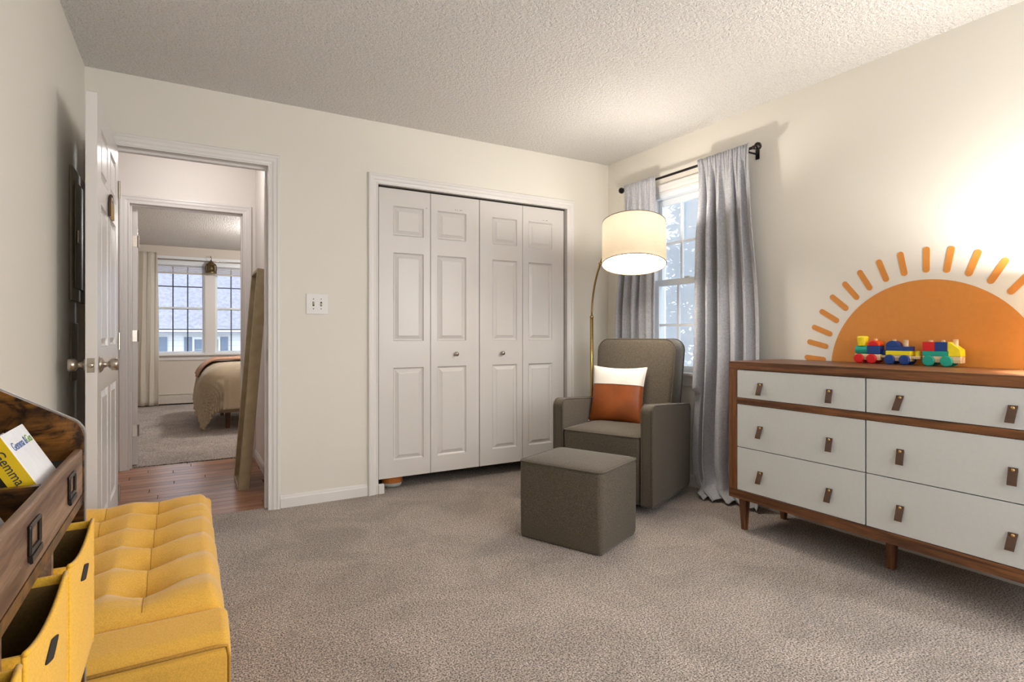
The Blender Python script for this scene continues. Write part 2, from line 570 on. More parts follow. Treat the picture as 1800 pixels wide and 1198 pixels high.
# main floor with carpet (runs into the doorway and the closet)
struct('floor', box(LW - 0.12, NW - 0.12, -0.12, RW + 0.12, 3.70, 0.0), M['carpet'])
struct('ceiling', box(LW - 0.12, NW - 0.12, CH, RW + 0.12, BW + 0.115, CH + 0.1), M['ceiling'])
us = [LW - 0.12, DL - 0.015, DR + 0.015, CL - 0.015, CR + 0.015, RW + 0.12]
vs = [0, CT + 0.015, DT + 0.015, CH]
def sb(i, j):
    if i == 1 and j in (0, 1): return False
    if i == 3 and j == 0: return False
    return True
struct('wall_back', holed(us, vs, sb, BW, BW + 0.115, 'y'), M['wall'])
WY0, WY1, WZ0, WZ1 = 2.50, 3.15, 0.785, 2.075
struct('wall_right', holed([NW, -0.80, -0.20, WY0 - 0.02, WY1 + 0.02, BW + 0.115], [0, WZ0 - 0.02, WZ1 + 0.02, CH], lambda i, j: not (i in (1, 3) and j == 1), RW, RW + 0.14, 'x'), M['wall'])
struct('wall_left', box(LW - 0.12, NW, 0, LW, BW + 0.0, CH), M['wall'])
struct('wall_near', holed([LW - 0.12, 0.6, 2.4, RW + 0.14], [0, 0.75, 2.1, CH], lambda i, j: not (i == 1 and j == 1), NW - 0.12, NW, 'y'), M['wall'])  # unseen opening added for the fill light

# jambs and casings
JAMB = [(0, 0.0), (0.015, 0.0), (0.015, 0.119), (0, 0.119)]
tr = struct('trim_1', casing(DL + 0.0, DR - 0.0, 0, DT, CASE, BW, -1, 'y'), M['trim'])
jm = obj('jamb', casing(DL, DR, 0, DT, [(0, -0.004), (0.0149, -0.004), (0.0149, 0.119), (0, 0.119)], BW, 1, 'y'), M['trim'], tr)
obj('door_stop', casing(DL + 0.013, DR - 0.013, 0, DT - 0.013, [(0, 0.042), (0.0128, 0.042), (0.0128, 0.075), (0, 0.075)], BW, 1, 'y'), M['trim'], tr)
obj('strike_plate', box(DR - 0.0012, BW + 0.01, 0.89, DR + 0.001, BW + 0.038, 0.96), M['nickel'], tr)
obj('hall_casing', casing(DL, DR, 0, DT, CASE, BW + 0.115, 1, 'y'), M['trim'], tr)
tr2 = struct('trim_2', casing(CL, CR, 0, CT, CASE, BW, -1, 'y'), M['trim'])
obj('jamb', casing(CL, CR, 0, CT, [(0, -0.004), (0.0149, -0.004), (0.0149, 0.115), (0, 0.115)], BW, 1, 'y'), M['trim'], tr2)
obj('bifold_track', box(CL + 0.012, BW + 0.02, 2.0235, CR - 0.004, BW + 0.05, 2.0325), M['dark'], tr2)
# baseboards
BP = [(0, 0), (0.012, 0), (0.012, 0.055), (0.009, 0.062), (0.008, 0.070), (0.004, 0.0755), (0, 0.076)]
def base_y(name, x0, x1, y, sgn, par=None):
    return struct(name, MB().prism([(y + sgn * p, q) for p, q in BP], 'x', x0, x1), M['trim'], par)
def base_x(name, y0, y1, x, sgn, par=None):
    return struct(name, MB().prism([(x + sgn * p, q) for p, q in BP], 'y', y0, y1), M['trim'], par)
base_y('baseboard_back', DR + 0.0685, CL - 0.0685, BW, -1)
base_y('baseboard_back_corner', CR + 0.0685, RW - 0.012, BW, -1)
base_x('baseboard_right', NW, BW, RW, -1)
base_x('baseboard_left', NW, BW - 0.03, LW, 1)

# closet interior
struct('wall_closet', holed([0.98, 1.0, 2.72, 2.74], [0, 2.4, 2.42], lambda i, j: i != 1 or j == 1, BW + 0.115, 4.30, 'y'), M['wall'])
struct('wall_closet_back', box(0.98, 4.30, 0, 2.74, 4.34, 2.42), M['wall'])
struct('floor_closet', box(1.0, 3.7, -0.1, 2.72, 4.30, -0.001), M['carpet'])

# ------------------------------------------------------------------ panel doors
def raised_panel(x0, x1, z0, z1, y, sgn):
    """loops from the flush edge down the groove and up to the raised field; sgn=-1 faces -y"""
    mb = MB(); lv = [(0, 0.0), (0.004, 0.009), (0.010, 0.0125), (0.013, 0.0125), (0.034, 0.003), (0.0345, 0.0005), (0.038, 0.0002)]
    m = min(x1 - x0, z1 - z0) / 2
    sc = min(1.0, m * 0.62 / 0.038)
    loops = []
    for d, dep in lv:
        d *= sc
        yy = y - sgn * dep
        loops.append([(x0 + d, yy, z0 + d), (x1 - d, yy, z0 + d), (x1 - d, yy, z1 - d), (x0 + d, yy, z1 - d)])
    mb.loft(loops, cap=False)
    n = len(mb.v)
    mb.f.append((n - 4, n - 3, n - 2, n - 1))
    return mb
def panel_door(root, w, h, thk, cols, rows, mat, back=False):
    xs = [0]; 
    for a, b in cols: xs += [a, b]
    xs.append(w)
    zs = [0]
    for a, b in rows: zs += [a, b]
    zs.append(h)
    solid = lambda i, j: not (i % 2 == 1 and j % 2 == 1)
    # core behind the openings keeps the leaf closed
    o = obj('frame', holed(xs, zs, solid, 0, thk, 'y'), mat, root, space='local', bevel=0.0015, seg=1)
    for a, b in cols:
        for c, d in rows:
            obj('panel', raised_panel(a, b, c, d, 0, -1), mat, root, space='local', fix=False)
            obj('panel', raised_panel(a, b, c, d, thk, 1), mat, root, space='local', fix=False)
    return o
ROWS = [(0.113, 0.733), (0.914, 1.505), (1.622, 1.817)]
leafs = [(1.100, 1.463, 0.100, 0.050, 'white bifold closet door leaf nearest the room doorway'),
         (1.466, 1.840, 0.050, 0.105, 'white bifold closet leaf with small knob, second from the doorway'),
         (1.845, 2.207, 0.105, 0.050, 'white bifold closet leaf with small knob, third from the doorway'),
         (2.210, 2.586, 0.050, 0.110, 'white bifold closet door leaf nearest the floor lamp')]
for i, (a, b, ml, mr, lab) in enumerate(leafs):
    d = thing('door_%d' % (i + 2), lab, None, (a, BW + 0.014, 0.088), kind='structure')
    panel_door(d, b - a, 1.932, 0.034, [(ml, b - a - mr)], ROWS, M['door'])
    if i in (1, 2):
        kx = 1.653 - a if i == 1 else 2.025 - a
        obj('knob', MB().lathe([(0.011, 0), (0.011, -0.003), (0.006, -0.006), (0.006, -0.014), (0.013, -0.018), (0.016, -0.024), (0.013, -0.031), (0.0, -0.033)], 16, (kx, 0, 0.819), 'y'), M['nickel'], d, smooth=True, space='local')
    holes = {0: [(0.335, 1.826)], 1: [(0.185, 1.838), (0.200, 1.838), (0.222, 1.838), (0.232, 1.84)], 3: [(0.185, 1.838), (0.21, 1.838), (0.22, 1.84)]}.get(i, [])
    for hx, hz in holes:
        obj('screw_hole', MB().lathe([(0.0, -0.0006), (0.0028, -0.0006), (0.0028, 0.001)], 8, (hx, 0, hz), 'y'), M['slot'], d, space='local')

# entry door, swung open against the left wall
d1 = thing('door_1', 'white six-panel door standing open against the left wall', None, (-0.311, 2.815, 0.012), (0, 0, R(90)), kind='structure')
panel_door(d1, 0.80, 2.016, 0.040, [(0.115, 0.355), (0.445, 0.685)], [(0.245, 0.80), (0.985, 1.585), (1.695, 1.905)], M['door'])
def knob_prof(s):
    return [(0.0, 0), (0.033, 0), (0.033, s * 0.004), (0.026, s * 0.010), (0.013, s * 0.016), (0.011, s * 0.028), (0.018, s * 0.034), (0.026, s * 0.042), (0.027, s * 0.058), (0.024, s * 0.064), (0.0, s * 0.065)]
obj('knob', MB().lathe(knob_prof(-1), 24, (0.068, -0.0005, 0.913), 'y'), M['nickel'], d1, smooth=True, space='local')
obj('knob', MB().lathe(knob_prof(1), 24, (0.068, 0.0405, 0.913), 'y'), M['nickel'], d1, smooth=True, space='local')
lp = obj('latch_plate', box(-0.0015, 0.008, 0.884, 0.002, 0.034, 0.942), M['nickel'], d1, space='local', bevel=0.001)
obj('latch_bolt', MB().lathe([(0.010, 0), (0.010, -0.010), (0.007, -0.012), (0, -0.012)], 16, (-0.0015, 0.021, 0.913), 'x'), M['nickel'], lp, smooth=True, space='local')
for hz in (0.9, 0.925):
    pass
for hz in (0.2, 1.0, 1.8):
    obj('hinge', MB().lathe([(0.006, hz - 0.045), (0.006, hz + 0.045)], 10, (0.806, -0.004, 0), 'z'), M['nickel'], d1, space='local')

# rainbow hanging on the entry door
rb = thing('rainbow_ornament', 'small cord rainbow ornament hung on the open white door', 'ornament', (-0.3095, 3.225, 1.590))
for i, c in enumerate(RB):
    r = 0.062 - 0.0125 * i
    pts = [(0.006, -r, 0)] + [(0.006, r * math.cos(PI - PI * k / 14), 0.045 + r * math.sin(PI * k / 14)) for k in range(15)] + [(0.006, r, 0)]
    obj('arch', MB().tube(pts, 0.0058, 8), c, rb, smooth=True, space='local')

# ------------------------------------------------------------------ hall
struct('floor_hall', box(-1.8, 3.70, -0.12, HR + 0.0, HB + 0.1, -0.016), M['dark'])
hf = bpy.data.objects['floor_hall']
PM = {}
y = 3.702; row = 0
while y < HB + 0.03:
    pw = 0.0905
    y1 = min(y + pw, HB + 0.05)
    x = -1.79 + random.uniform(-0.5, 0)
    while x < HR:
        ln = random.choice([0.55, 0.7, 0.85, 1.0])
        xa, xb = max(x, -1.79), min(x + ln, HR - 0.003)
        if xb - xa > 0.05 and xb > -0.75:
            obj('plank', box(xa + 0.0015, y + 0.0014, -0.0155, xb - 0.0015, y1 - 0.0014, -0.0005), random.choice(PLANK), hf, bevel=0.0012, seg=1)
        x += ln
    y += pw; row += 1
struct('wall_hall_right', box(HR, BW + 0.115, 0, HR + 0.11, HB, 2.44), M['hall_wall'])
struct('wall_hall_left', box(-1.92, BW + 0.115, 0, -1.80, HB + 0.1, 2.44), M['hall_wall'])
struct('wall_hall_front', box(-1.8, BW, 0, LW - 0.12, BW + 0.115, 2.44), M['hall_wall'])
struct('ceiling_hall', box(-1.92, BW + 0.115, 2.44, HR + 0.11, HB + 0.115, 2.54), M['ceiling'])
BL, BR, BT = -0.378, 0.412, 2.055
struct('wall_hall_back', holed([-1.92, BL - 0.015, BR + 0.015, 2.8], [0, BT + 0.015, 2.44], lambda i, j: not (i == 1 and j == 0), HB, HB + 0.115, 'y'), M['hall_wall'])
tr3 = struct('trim_3', casing(BL, BR, 0, BT, CASE, HB, -1, 'y'), M['trim'])
obj('jamb', casing(BL, BR, 0, BT, [(0, -0.004), (0.0149, -0.004), (0.0149, 0.119), (0, 0.119)], HB, 1, 'y'), M['trim'], tr3)
obj('door_stop', casing(BL + 0.012, BR - 0.012, 0, BT - 0.012, [(0, 0.03), (0.0118, 0.03), (0.0118, 0.07), (0, 0.07)], HB, 1, 'y'), M['trim'], tr3)
base_x('baseboard_hall', 3.80, HB - 0.025, HR, -1)
base_y('baseboard_hall_back', -1.8, BL - 0.0685, HB, -1)
hl = thing('ceiling_light', 'round flush ceiling light in the hallway', 'lamp', (0.02, 4.52, 2.439))
obj('pan', MB().lathe([(0.14, 0), (0.14, -0.02), (0.13, -0.03), (0.0, -0.03)], 28), M['nickel'], hl, smooth=False, space='local')
obj('globe', MB().lathe([(0.125, -0.03), (0.12, -0.06), (0.09, -0.085), (0.04, -0.098), (0, -0.1)], 28), M['ceil_glow'], hl, smooth=True, space='local')
point('hall_bulb', (0.02, 4.52, 2.28), HALL_LAMP_W, (1.0, 0.95, 0.92), 0.08)

# leaning mirror
mtilt = math.atan2(0.118, 1.49)
mr = thing('leaning_mirror', 'tall champagne-framed mirror leaning on the hallway wall', 'mirror', (0.300, 4.178, 0.0005), (0, mtilt, 0))
W_, H_, D_ = 0.40, 1.50, 0.070
FP = [(0, 0), (0.012, 0), (0.018, 0.010), (0.060, 0.022), (0.060, 0.0), (0.060, 0.0)]
for nm, bx in (('side_rail', (0, 0, 0, D_, 0.022, H_)), ('side_rail', (0, W_ - 0.022, 0, D_, W_, H_)), ('end_rail', (0, 0.022, 0, D_, W_ - 0.022, 0.022)), ('end_rail', (0, 0.022, H_ - 0.022, D_, W_ - 0.022, H_))):
    obj(nm, box(*bx), M['mirror_frame'], mr, space='local', bevel=0.004, seg=2)
obj('inner_lip', holed([0.021, 0.034, W_ - 0.034, W_ - 0.021], [0.021, 0.034, H_ - 0.034, H_ - 0.021], lambda i, j: not (i == 1 and j == 1), 0.034, 0.046, 'x'), M['mirror_frame'], mr, space='local')
obj('glass', box(0.046, 0.021, 0.021, 0.050, W_ - 0.021, H_ - 0.021), M['mirror'], mr, space='local')
obj('backing', box(0.0505, 0.021, 0.021, 0.064, W_ - 0.021, H_ - 0.021), M['dark'], mr, space='local')

# ------------------------------------------------------------------ far bedroom
BCH = 2.33
struct('floor_bedroom', box(-2.0, HB + 0.085, -0.12, 2.8, BY, 0.002), M['carpet'])
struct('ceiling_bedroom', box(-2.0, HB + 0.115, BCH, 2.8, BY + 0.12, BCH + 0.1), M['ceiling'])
struct('wall_bedroom_left', box(-2.12, HB + 0.115, 0, -2.0, BY, BCH), M['bed_wall'])
struct('wall_bedroom_right', box(2.8, HB, 0, 2.92, BY, BCH), M['bed_wall'])
B1, B2, B3, B4 = -0.395, 0.245, 0.380, 1.020
struct('wall_bedroom_back', holed([-2.12, B1, B2, B3, B4, 2.92], [0, 0.745, 2.085, BCH], lambda i, j: not (i in (1, 3) and j == 1), BY, BY + 0.14, 'y'), M['bed_wall'])

def window_y(name, x0, x1, z0, z1, y, label, mul, zm):
    """double-hung window in a wall facing -y, room side at y"""
    w = thing(name, label, None, ((x0 + x1) / 2, y, z0), kind='structure')
    obj('frame', holed([x0, x0 + 0.012, x1 - 0.012, x1], [z0, z0 + 0.012, z1 - 0.012, z1], lambda i, j: not (i == 1 and j == 1), y + 0.005, y + 0.135, 'y'), M['vinyl'], w)
    for nm, za, zb, yy in (('lower_sash', z0 + 0.013, zm + 0.018, y + 0.045), ('upper_sash', zm - 0.018, z1 - 0.013, y + 0.085)):
        xa, xb = x0 + 0.013, x1 - 0.013
        s = obj(nm, holed([xa, xa + 0.022, xb - 0.022, xb], [za, za + 0.024, zb - 0.024, zb], lambda i, j: not (i == 1 and j == 1), yy, yy + 0.032, 'y'), M['vinyl'], w)
        gx0, gx1, gz0, gz1 = xa + 0.022, xb - 0.022, za + 0.024, zb - 0.024
        for k in (1, 2):
            xm = gx0 + (gx1 - gx0) * k / 3
            obj('muntin', box(xm - 0.008, yy + 0.008, gz0, xm + 0.008, yy + 0.022, gz1), mul, s)
        zz = (gz0 + gz1) / 2 + 0.01
        obj('muntin', box(gx0, yy + 0.009, zz - 0.008, gx1, yy + 0.021, zz + 0.008), mul, s)
        for k in range(3):
            for q in range(2):
                pa = gx0 + (gx1 - gx0) * k / 3; pb = gx0 + (gx1 - gx0) * (k + 1) / 3
                qa, qb = ((gz0, zz), (zz, gz1))[q]
                obj('pane', MB().grid(1, 1, lambda a, b: (pa + (pb - pa) * a, yy + 0.015, qa + (qb - qa) * b)), M['glass'], s)
    return w
window_y('window_2', B1, B2, 0.745, 2.085, BY, 'bedroom double-hung window beside the oatmeal curtain', M['muntin_backlit'], 1.423)
window_y('window_3', B3, B4, 0.745, 2.085, BY, 'bedroom double-hung window behind the bed', M['muntin_backlit'], 1.423)
tr4 = struct('trim_4', box(-0.46, BY - 0.018, 2.086, 1.09, BY, 2.185), M['vinyl'])
obj('mullion', box(0.246, BY - 0.016, 0.745, 0.379, BY, 2.086), M['trim'], tr4)
obj('side_casing', box(-0.462, BY - 0.018, 0.745, -0.396, BY, 2.086), M['trim'], tr4)
obj('sill', box(-0.49, BY - 0.06, 0.718, 1.11, BY, 0.7445), M['trim'], tr4, bevel=0.006)
obj('apron', box(-0.462, BY - 0.016, 0.653, 1.09, BY, 0.7178), M['trim'], tr4, bevel=0.004)
def blind(name, x0, x1, label):
    b = thing(name, label, 'blind', ((x0 + x1) / 2, BY - 0.05, 1.925))
    obj('head_rail', box(x0, BY - 0.055, 2.055, x1, BY - 0.019, 2.095), M['vinyl'], b, bevel=0.003)
    for k in range(8):
        z = 1.945 + k * 0.0138
        obj('slat', box(x0 + 0.004, BY - 0.062 + 0.002 * (k % 2), z, x1 - 0.004, BY - 0.020, z + 0.006), M['blind'], b)
    obj('bottom_rail', box(x0 + 0.003, BY - 0.058, 1.925, x1 - 0.003, BY - 0.022, 1.941), M['blind'], b, bevel=0.002)
blind('raised_blind', -0.385, 0.262, 'raised ivory blind over the bedroom window next to the curtain')
blind('raised_blind', 0.366, 1.02, 'raised ivory blind over the bedroom window behind the bed')
struct('baseboard_heater', box(-1.6, BY - 0.06, 0.02, 2.6, BY, 0.145), M['box_white'], bevel=0.004)
ht = bpy.data.objects['baseboard_heater']
ht['kind'] = 'structure'
obj('top_cover', box(-1.6, BY - 0.045, 0.150, 2.6, BY, 0.168), M['box_white'], ht, bevel=0.003)
obj('toe_gap', box(-1.6, BY - 0.05, 0.002, 2.6, BY, 0.0195), M['dark'], ht)
rd = thing('curtain_rod', 'thin curtain rod across the far bedroom windows', 'curtain rod', (0.3, BY - 0.09, 2.13))
obj('rod', MB().tube([(-0.75, BY - 0.09, 2.13), (1.3, BY - 0.09, 2.13)], 0.007, 8), M['nickel'], rd, smooth=True)
obj('bracket', box(-0.70, BY - 0.09, 2.125, -0.69, BY - 0.0001, 2.135), M['nickel'], rd)
obj('bracket', box(1.2, BY - 0.09, 2.125, 1.21, BY - 0.0001, 2.135), M['nickel'], rd)

def curtain(name, mat, fn, nu, nv, label, cat='curtain', solid=0.004):
    mb = MB().grid(nu, nv, fn)
    o = obj(name, mb, mat, None, smooth=True, solid=solid, fix=False)
    return tag(o, label, cat)
def bedcurt(u, v):
    x = -0.60 + 0.245 * u + 0.03 * (u - 0.5) * v
    z = 2.215 - v * 2.195
    a = 0.014 + 0.008 * v
    y = BY - 0.09 - 0.01 + a * math.sin(u * 2 * PI * 2.7 + 0.6 * math.sin(3 * v)) - 0.02
    y = min(y, BY - 0.07) - 0.03 * v
    return (x + 0.01 * math.sin(u * 31 + v * 4), y, z)
curtain('window_curtain', M['bed_curtain'], bedcurt, 90, 30, 'oatmeal floor-length curtain beside the far bedroom window')

ln = thing('hanging_lantern', 'small bronze lantern hanging before the bedroom window', 'lantern', (0.322, BY - 0.16, 1.945))
obj('base_ring', MB().lathe([(0.0, 0.0), (0.075, 0.0), (0.075, 0.018), (0.062, 0.024), (0, 0.024)], 16), M['brown_bell'], ln, space='local')
for k in range(6):
    a = 2 * PI * k / 6
    obj('rib', MB().tube([((0.062 + 0.010 * math.sin(PI * t / 4)) * math.cos(a), (0.062 + 0.010 * math.sin(PI * t / 4)) * math.sin(a), 0.02 + 0.105 * t / 4) for t in range(5)], 0.008, 6), M['brown_bell'], ln, space='local')
obj('cage', MB().lathe([(0.052, 0.024), (0.056, 0.07), (0.05, 0.125)], 12), M['brown_bell'], ln, space='local', smooth=True)
obj('cap', MB().lathe([(0.072, 0.123), (0.066, 0.135), (0.035, 0.16), (0.012, 0.185), (0.008, 0.20), (0, 0.202)], 16), M['brown_bell'], ln, smooth=True, space='local')
obj('hanger', MB().tube([(0, 0, 0.2), (0.008, 0, 0.225), (-0.006, 0.0, 0.235), (0.0, 0.01, 0.25), (0, 0.05, 0.262), (0.0, 0.142, 0.262)], 0.004, 6), M['black_metal'], ln, space='local')

# bed
bed = thing('bed', 'low upholstered bed under the khaki duvet', 'bed', (1.2, 7.55, 0.003))
obj('mattress', box(0.26, 6.88, 0.34, 2.30, 8.30, 0.62), M['white_cloth'], bed, bevel=0.05, seg=3)
obj('frame', box(0.30, 6.92, 0.18, 2.34, 8.26, 0.34), M['duvet'], bed, bevel=0.02)
obj('headboard', box(2.36, 6.85, 0.1, 2.44, 8.33, 1.1), M['duvet'], bed, bevel=0.03)
for lx, ly in ((0.4, 7.0), (0.4, 8.15), (2.25, 7.0), (2.25, 8.15)):
    obj('leg', MB().lathe([(0.022, 0.003), (0.03, 0.18)], 12, (lx, ly, 0)), M['walnut_z'], bed)
def drape(u, v, x0, x1, y0, y1, zt, Rr, zmin, wav, seedo=0.0):
    cx = min(max(u, x0), x1); cy = min(max(v, y0), y1)
    dx, dy = u - cx, v - cy
    L = math.hypot(dx, dy)
    crown = 0.035 * math.sin(PI * (cx - x0) / (x1 - x0)) * math.sin(PI * (cy - y0) / (y1 - y0)) if x1 > x0 else 0
    wr = 0.008 * math.sin(9 * u + 4 * v + seedo) + 0.006 * math.sin(17 * v - 6 * u)
    if L < 1e-6: return (cx, cy, zt + crown + wr)
    nx, ny = dx / L, dy / L
    if L < Rr * PI / 2:
        a = L / Rr; hor = Rr * math.sin(a); dr = Rr * (1 - math.cos(a))
    else:
        e = L - Rr * PI / 2; hor = Rr + 0.10 * e; dr = Rr + e * 0.985
    fold = wav * min(1, max(0, L - 0.15) * 3) * math.sin(13 * (u * abs(ny) + v * abs(nx)) + 5 * math.atan2(dy, dx) + seedo)
    hor += fold
    z = zt + wr * max(0, 1 - L * 2) - dr
    if z < zmin:
        hor += 0.15 * (zmin - z); z = zmin + 0.004 * math.sin(30 * u + 20 * v)
    return (cx + nx * hor, cy + ny * hor, z)
def duv(a, b):
    u = -0.26 + a * 2.2; v = 6.38 + b * 2.32
    return drape(u, v, 0.36, 2.2, 6.98, 8.2, 0.70, 0.24, 0.03, 0.022)
o = obj('duvet', MB().grid(100, 100, duv), M['duvet'], None, smooth=True, solid=0.012, fix=False)
tag(o, 'puffy khaki duvet draped over the bed in the far bedroom', 'duvet')
def thr(a, b):
    u = 0.02 + a * 1.3; v = 7.45 + b * 0.62
    p = drape(u, v, 0.36, 2.2, 6.98, 8.2, 0.725, 0.26, 0.1, 0.022)
    return (p[0], p[1], p[2] + 0.018 + 0.006 * math.sin(b * 40))
o = obj('throw_blanket', MB().grid(60, 40, thr), M['throw'], None, smooth=True, solid=0.012, fix=False)
tag(o, 'terracotta throw blanket folded across the duvet', 'blanket')

# bedroom door, swung into the bedroom
d6 = thing('door_6', 'white bedroom door swung open beyond the hallway', None, (-0.333, HB + 0.125, 0.012), (0, 0, R(99)), kind='structure')
panel_door(d6, 0.76, 2.03, 0.036, [(0.115, 0.335), (0.425, 0.645)], [(0.245, 0.80), (0.985, 1.585), (1.695, 1.905)], M['door'])
for hz in (0.27, 1.02, 1.77):
    h = obj('hinge', box(-0.0015, 0.004, hz - 0.045, 0.001, 0.036, hz + 0.045), M['nickel'], d6, space='local', bevel=0.0006)
    obj('barrel', MB().lathe([(0.006, hz - 0.046), (0.006, hz + 0.046)], 10, (-0.004, -0.004, 0), 'z'), M['nickel'], h, space='local')
bl = thing('ceiling_light', 'unseen flush ceiling light added to brighten the far bedroom', 'lamp', (1.2, 7.4, BCH - 0.001))
obj('pan', MB().lathe([(0.14, 0), (0.14, -0.02), (0.13, -0.03), (0.0, -0.03)], 28), M['nickel'], bl, space='local')
obj('globe', MB().lathe([(0.125, -0.03), (0.12, -0.06), (0.09, -0.085), (0.04, -0.098), (0, -0.1)], 28), M['ceil_glow'], bl, smooth=True, space='local')
point('bedroom_fill', (1.2, 7.4, BCH - 0.17), BEDROOM_FILL_W, (1.0, 0.97, 0.94), 0.1)  # added fill for the bedroom; the fixture is unseen

# ------------------------------------------------------------------ window_1 in the right wall
def window_x(name, label, y0, y1):
    z0, z1, zm = WZ0, WZ1, 1.425
    w = thing(name, label, None, (RW, (y0 + y1) / 2, z0), kind='structure')
    obj('frame', holed([y0 - 0.018, y0 + 0.014, y1 - 0.014, y1 + 0.018], [z0 - 0.018, z0 + 0.014, z1 - 0.03, z1 + 0.018], lambda i, j: not (i == 1 and j == 1), RW + 0.004, RW + 0.138, 'x'), M['vinyl'], w)
    for nm, za, zb, xx, st in (('lower_sash', z0 + 0.015, zm + 0.022, RW + 0.030, 0.024), ('upper_sash', zm - 0.022, z1 - 0.031, RW + 0.064, 0.030)):
        ya, yb = y0 + 0.015, y1 - 0.015
        s = obj(nm, holed([ya, ya + 0.034, yb - 0.034, yb], [za, za + st, zb - 0.044, zb], lambda i, j: not (i == 1 and j == 1), xx, xx + 0.032, 'x'), M['vinyl'], w, bevel=0.002, seg=1)
        g0, g1, h0, h1 = ya + 0.034, yb - 0.034, za + st, zb - 0.044
        for k in (1, 2):
            ym = g0 + (g1 - g0) * k / 3
            obj('muntin', box(xx + 0.006, ym - 0.009, h0, xx + 0.024, ym + 0.009, h1), M['vinyl'], s)
        hz = (h0 + h1) / 2
        obj('muntin', box(xx + 0.007, g0, hz - 0.009, xx + 0.023, g1, hz + 0.009), M['vinyl'], s)
        for k in range(3):
            for q in range(2):
                pa = g0 + (g1 - g0) * k / 3; pb = g0 + (g1 - g0) * (k + 1) / 3
                qa, qb = ((h0, hz), (hz, h1))[q]
                obj('pane', MB().grid(1, 1, lambda a, b: (xx + 0.015, pa + (pb - pa) * a, qa + (qb - qa) * b)), M['glass'], s)
    obj('insect_screen', MB().grid(1, 1, lambda a, b: (RW + 0.122, y0 + 0.015 + (y1 - y0 - 0.03) * a, z0 + 0.015 + (z1 - z0 - 0.05) * b)), M['screen'], w)
    obj('sash_lock', box(RW + 0.026, (y0 + y1) / 2 - 0.025, zm + 0.022, RW + 0.062, (y0 + y1) / 2 + 0.025, zm + 0.034), M['vinyl'], w, bevel=0.003)
    return w
window_x('window_1', 'white double-hung window between the grey curtains', WY0, WY1)
window_x('window_4', 'second double-hung window of the right wall', -0.78, -0.22)
struct('trim_6', casing(-0.78, -0.22, WZ0 - 0.004, WZ1, CASE, RW, -1, 'x'), M['trim'])
tr5 = struct('trim_5', casing(WY0 - 0.0, WY1 + 0.0, WZ0 - 0.004, WZ1, CASE, RW, -1, 'x'), M['trim'])
obj('sill', box(RW - 0.045, WY0 - 0.10, WZ0 - 0.028, RW + 0.03, WY1 + 0.10, WZ0 - 0.0045), M['trim'], tr5, bevel=0.006)
obj('apron', box(RW - 0.016, WY0 - 0.07, WZ0 - 0.098, RW, WY1 + 0.07, WZ0 - 0.0285), M['trim'], tr5, bevel=0.004)

# ------------------------------------------------------------------ left wall fixtures
ep = thing('electrical_panel', 'grey metal breaker panel on the wall behind the open door', 'breaker panel', (LW, 3.40, 1.50))
obj('cover', box(LW + 0.0005, 3.195, 1.203, LW + 0.012, 3.610, 1.815), M['panel_grey'], ep, bevel=0.003)
pd = obj('panel_door', box(LW + 0.0125, 3.245, 1.262, LW + 0.020, 3.575, 1.756), M['panel_grey'], ep, bevel=0.003)
obj('latch', box(LW + 0.0205, 3.252, 1.47, LW + 0.030, 3.278, 1.53), M['nickel'], pd, bevel=0.003)
for sy, sz in ((3.21, 1.73), (3.21, 1.29), (3.595, 1.73), (3.595, 1.29)):
    obj('screw', MB().lathe([(0.005, 0.0), (0.005, 0.002), (0, 0.003)], 8, (LW + 0.012, sy, sz), 'x'), M['nickel'], ep)
up = thing('utility_plate', 'grey metal cover plate under the breaker panel', 'wall plate', (LW, 3.29, 0.965))
obj('plate', box(LW + 0.0005, 3.212, 0.832, LW + 0.008, 3.392, 1.100), M['panel_grey'], up, bevel=0.002)
for sz in (0.87, 1.06):
    obj('screw', MB().lathe([(0.005, 0.0), (0.005, 0.002), (0, 0.003)], 8, (LW + 0.008, 3.245, sz), 'x'), M['nickel'], up)
sw = thing('light_switch', 'white double toggle light switch between doorway and closet', 'light switch', (0.705, BW, 1.235))
obj('plate', box(0.640, BW - 0.006, 1.172, 0.772, BW - 0.0005, 1.299), M['plate'], sw, bevel=0.004, seg=2)
for tx, up_ in ((0.683, 1), (0.729, -1)):
    obj('slot', box(tx - 0.0055, BW - 0.0068, 1.222, tx + 0.0055, BW - 0.0055, 1.249), M['slot'], sw)
    obj('toggle', MB().prism([(BW - 0.006, 1.229), (BW - 0.006, 1.243), (BW - 0.017, 1.2385 + 0.008 * up_), (BW - 0.017, 1.2335 + 0.008 * up_)], 'x', tx - 0.0042, tx + 0.0042), M['toggle'], sw)
    for sz in (1.205, 1.266):
        obj('screw', MB().lathe([(0.0032, 0.0), (0.0032, -0.001), (0, -0.0015)], 8, (tx, BW - 0.006, sz), 'y'), M['slot'], sw)

# closet bits seen under the doors
pb = obj('pivot_block', box(1.090, BW - 0.02, 0.0, 1.128, BW + 0.012, 0.062), M['trim'], None, bevel=0.003)
tag(pb, 'small white floor block at the closet door pivot', 'bracket')
tb = thing('storage_tub', 'clear plastic tub peeking out under the closet door', 'tub', (1.235, 3.80, 0.0))
obj('body', MB().lathe([(0.0, 0.003), (0.06, 0.003), (0.068, 0.02), (0.07, 0.07), (0.07, 0.115)], 20), M['jar'], tb, smooth=True, space='local')
obj('label', MB().lathe([(0.0702, 0.03), (0.0712, 0.031), (0.0712, 0.1), (0.0702, 0.1)], 20), M['orange_label'], tb, space='local')
obj('lid', MB().lathe([(0.074, 0.115), (0.074, 0.13), (0.0, 0.132)], 20), M['jar'], tb, space='local')

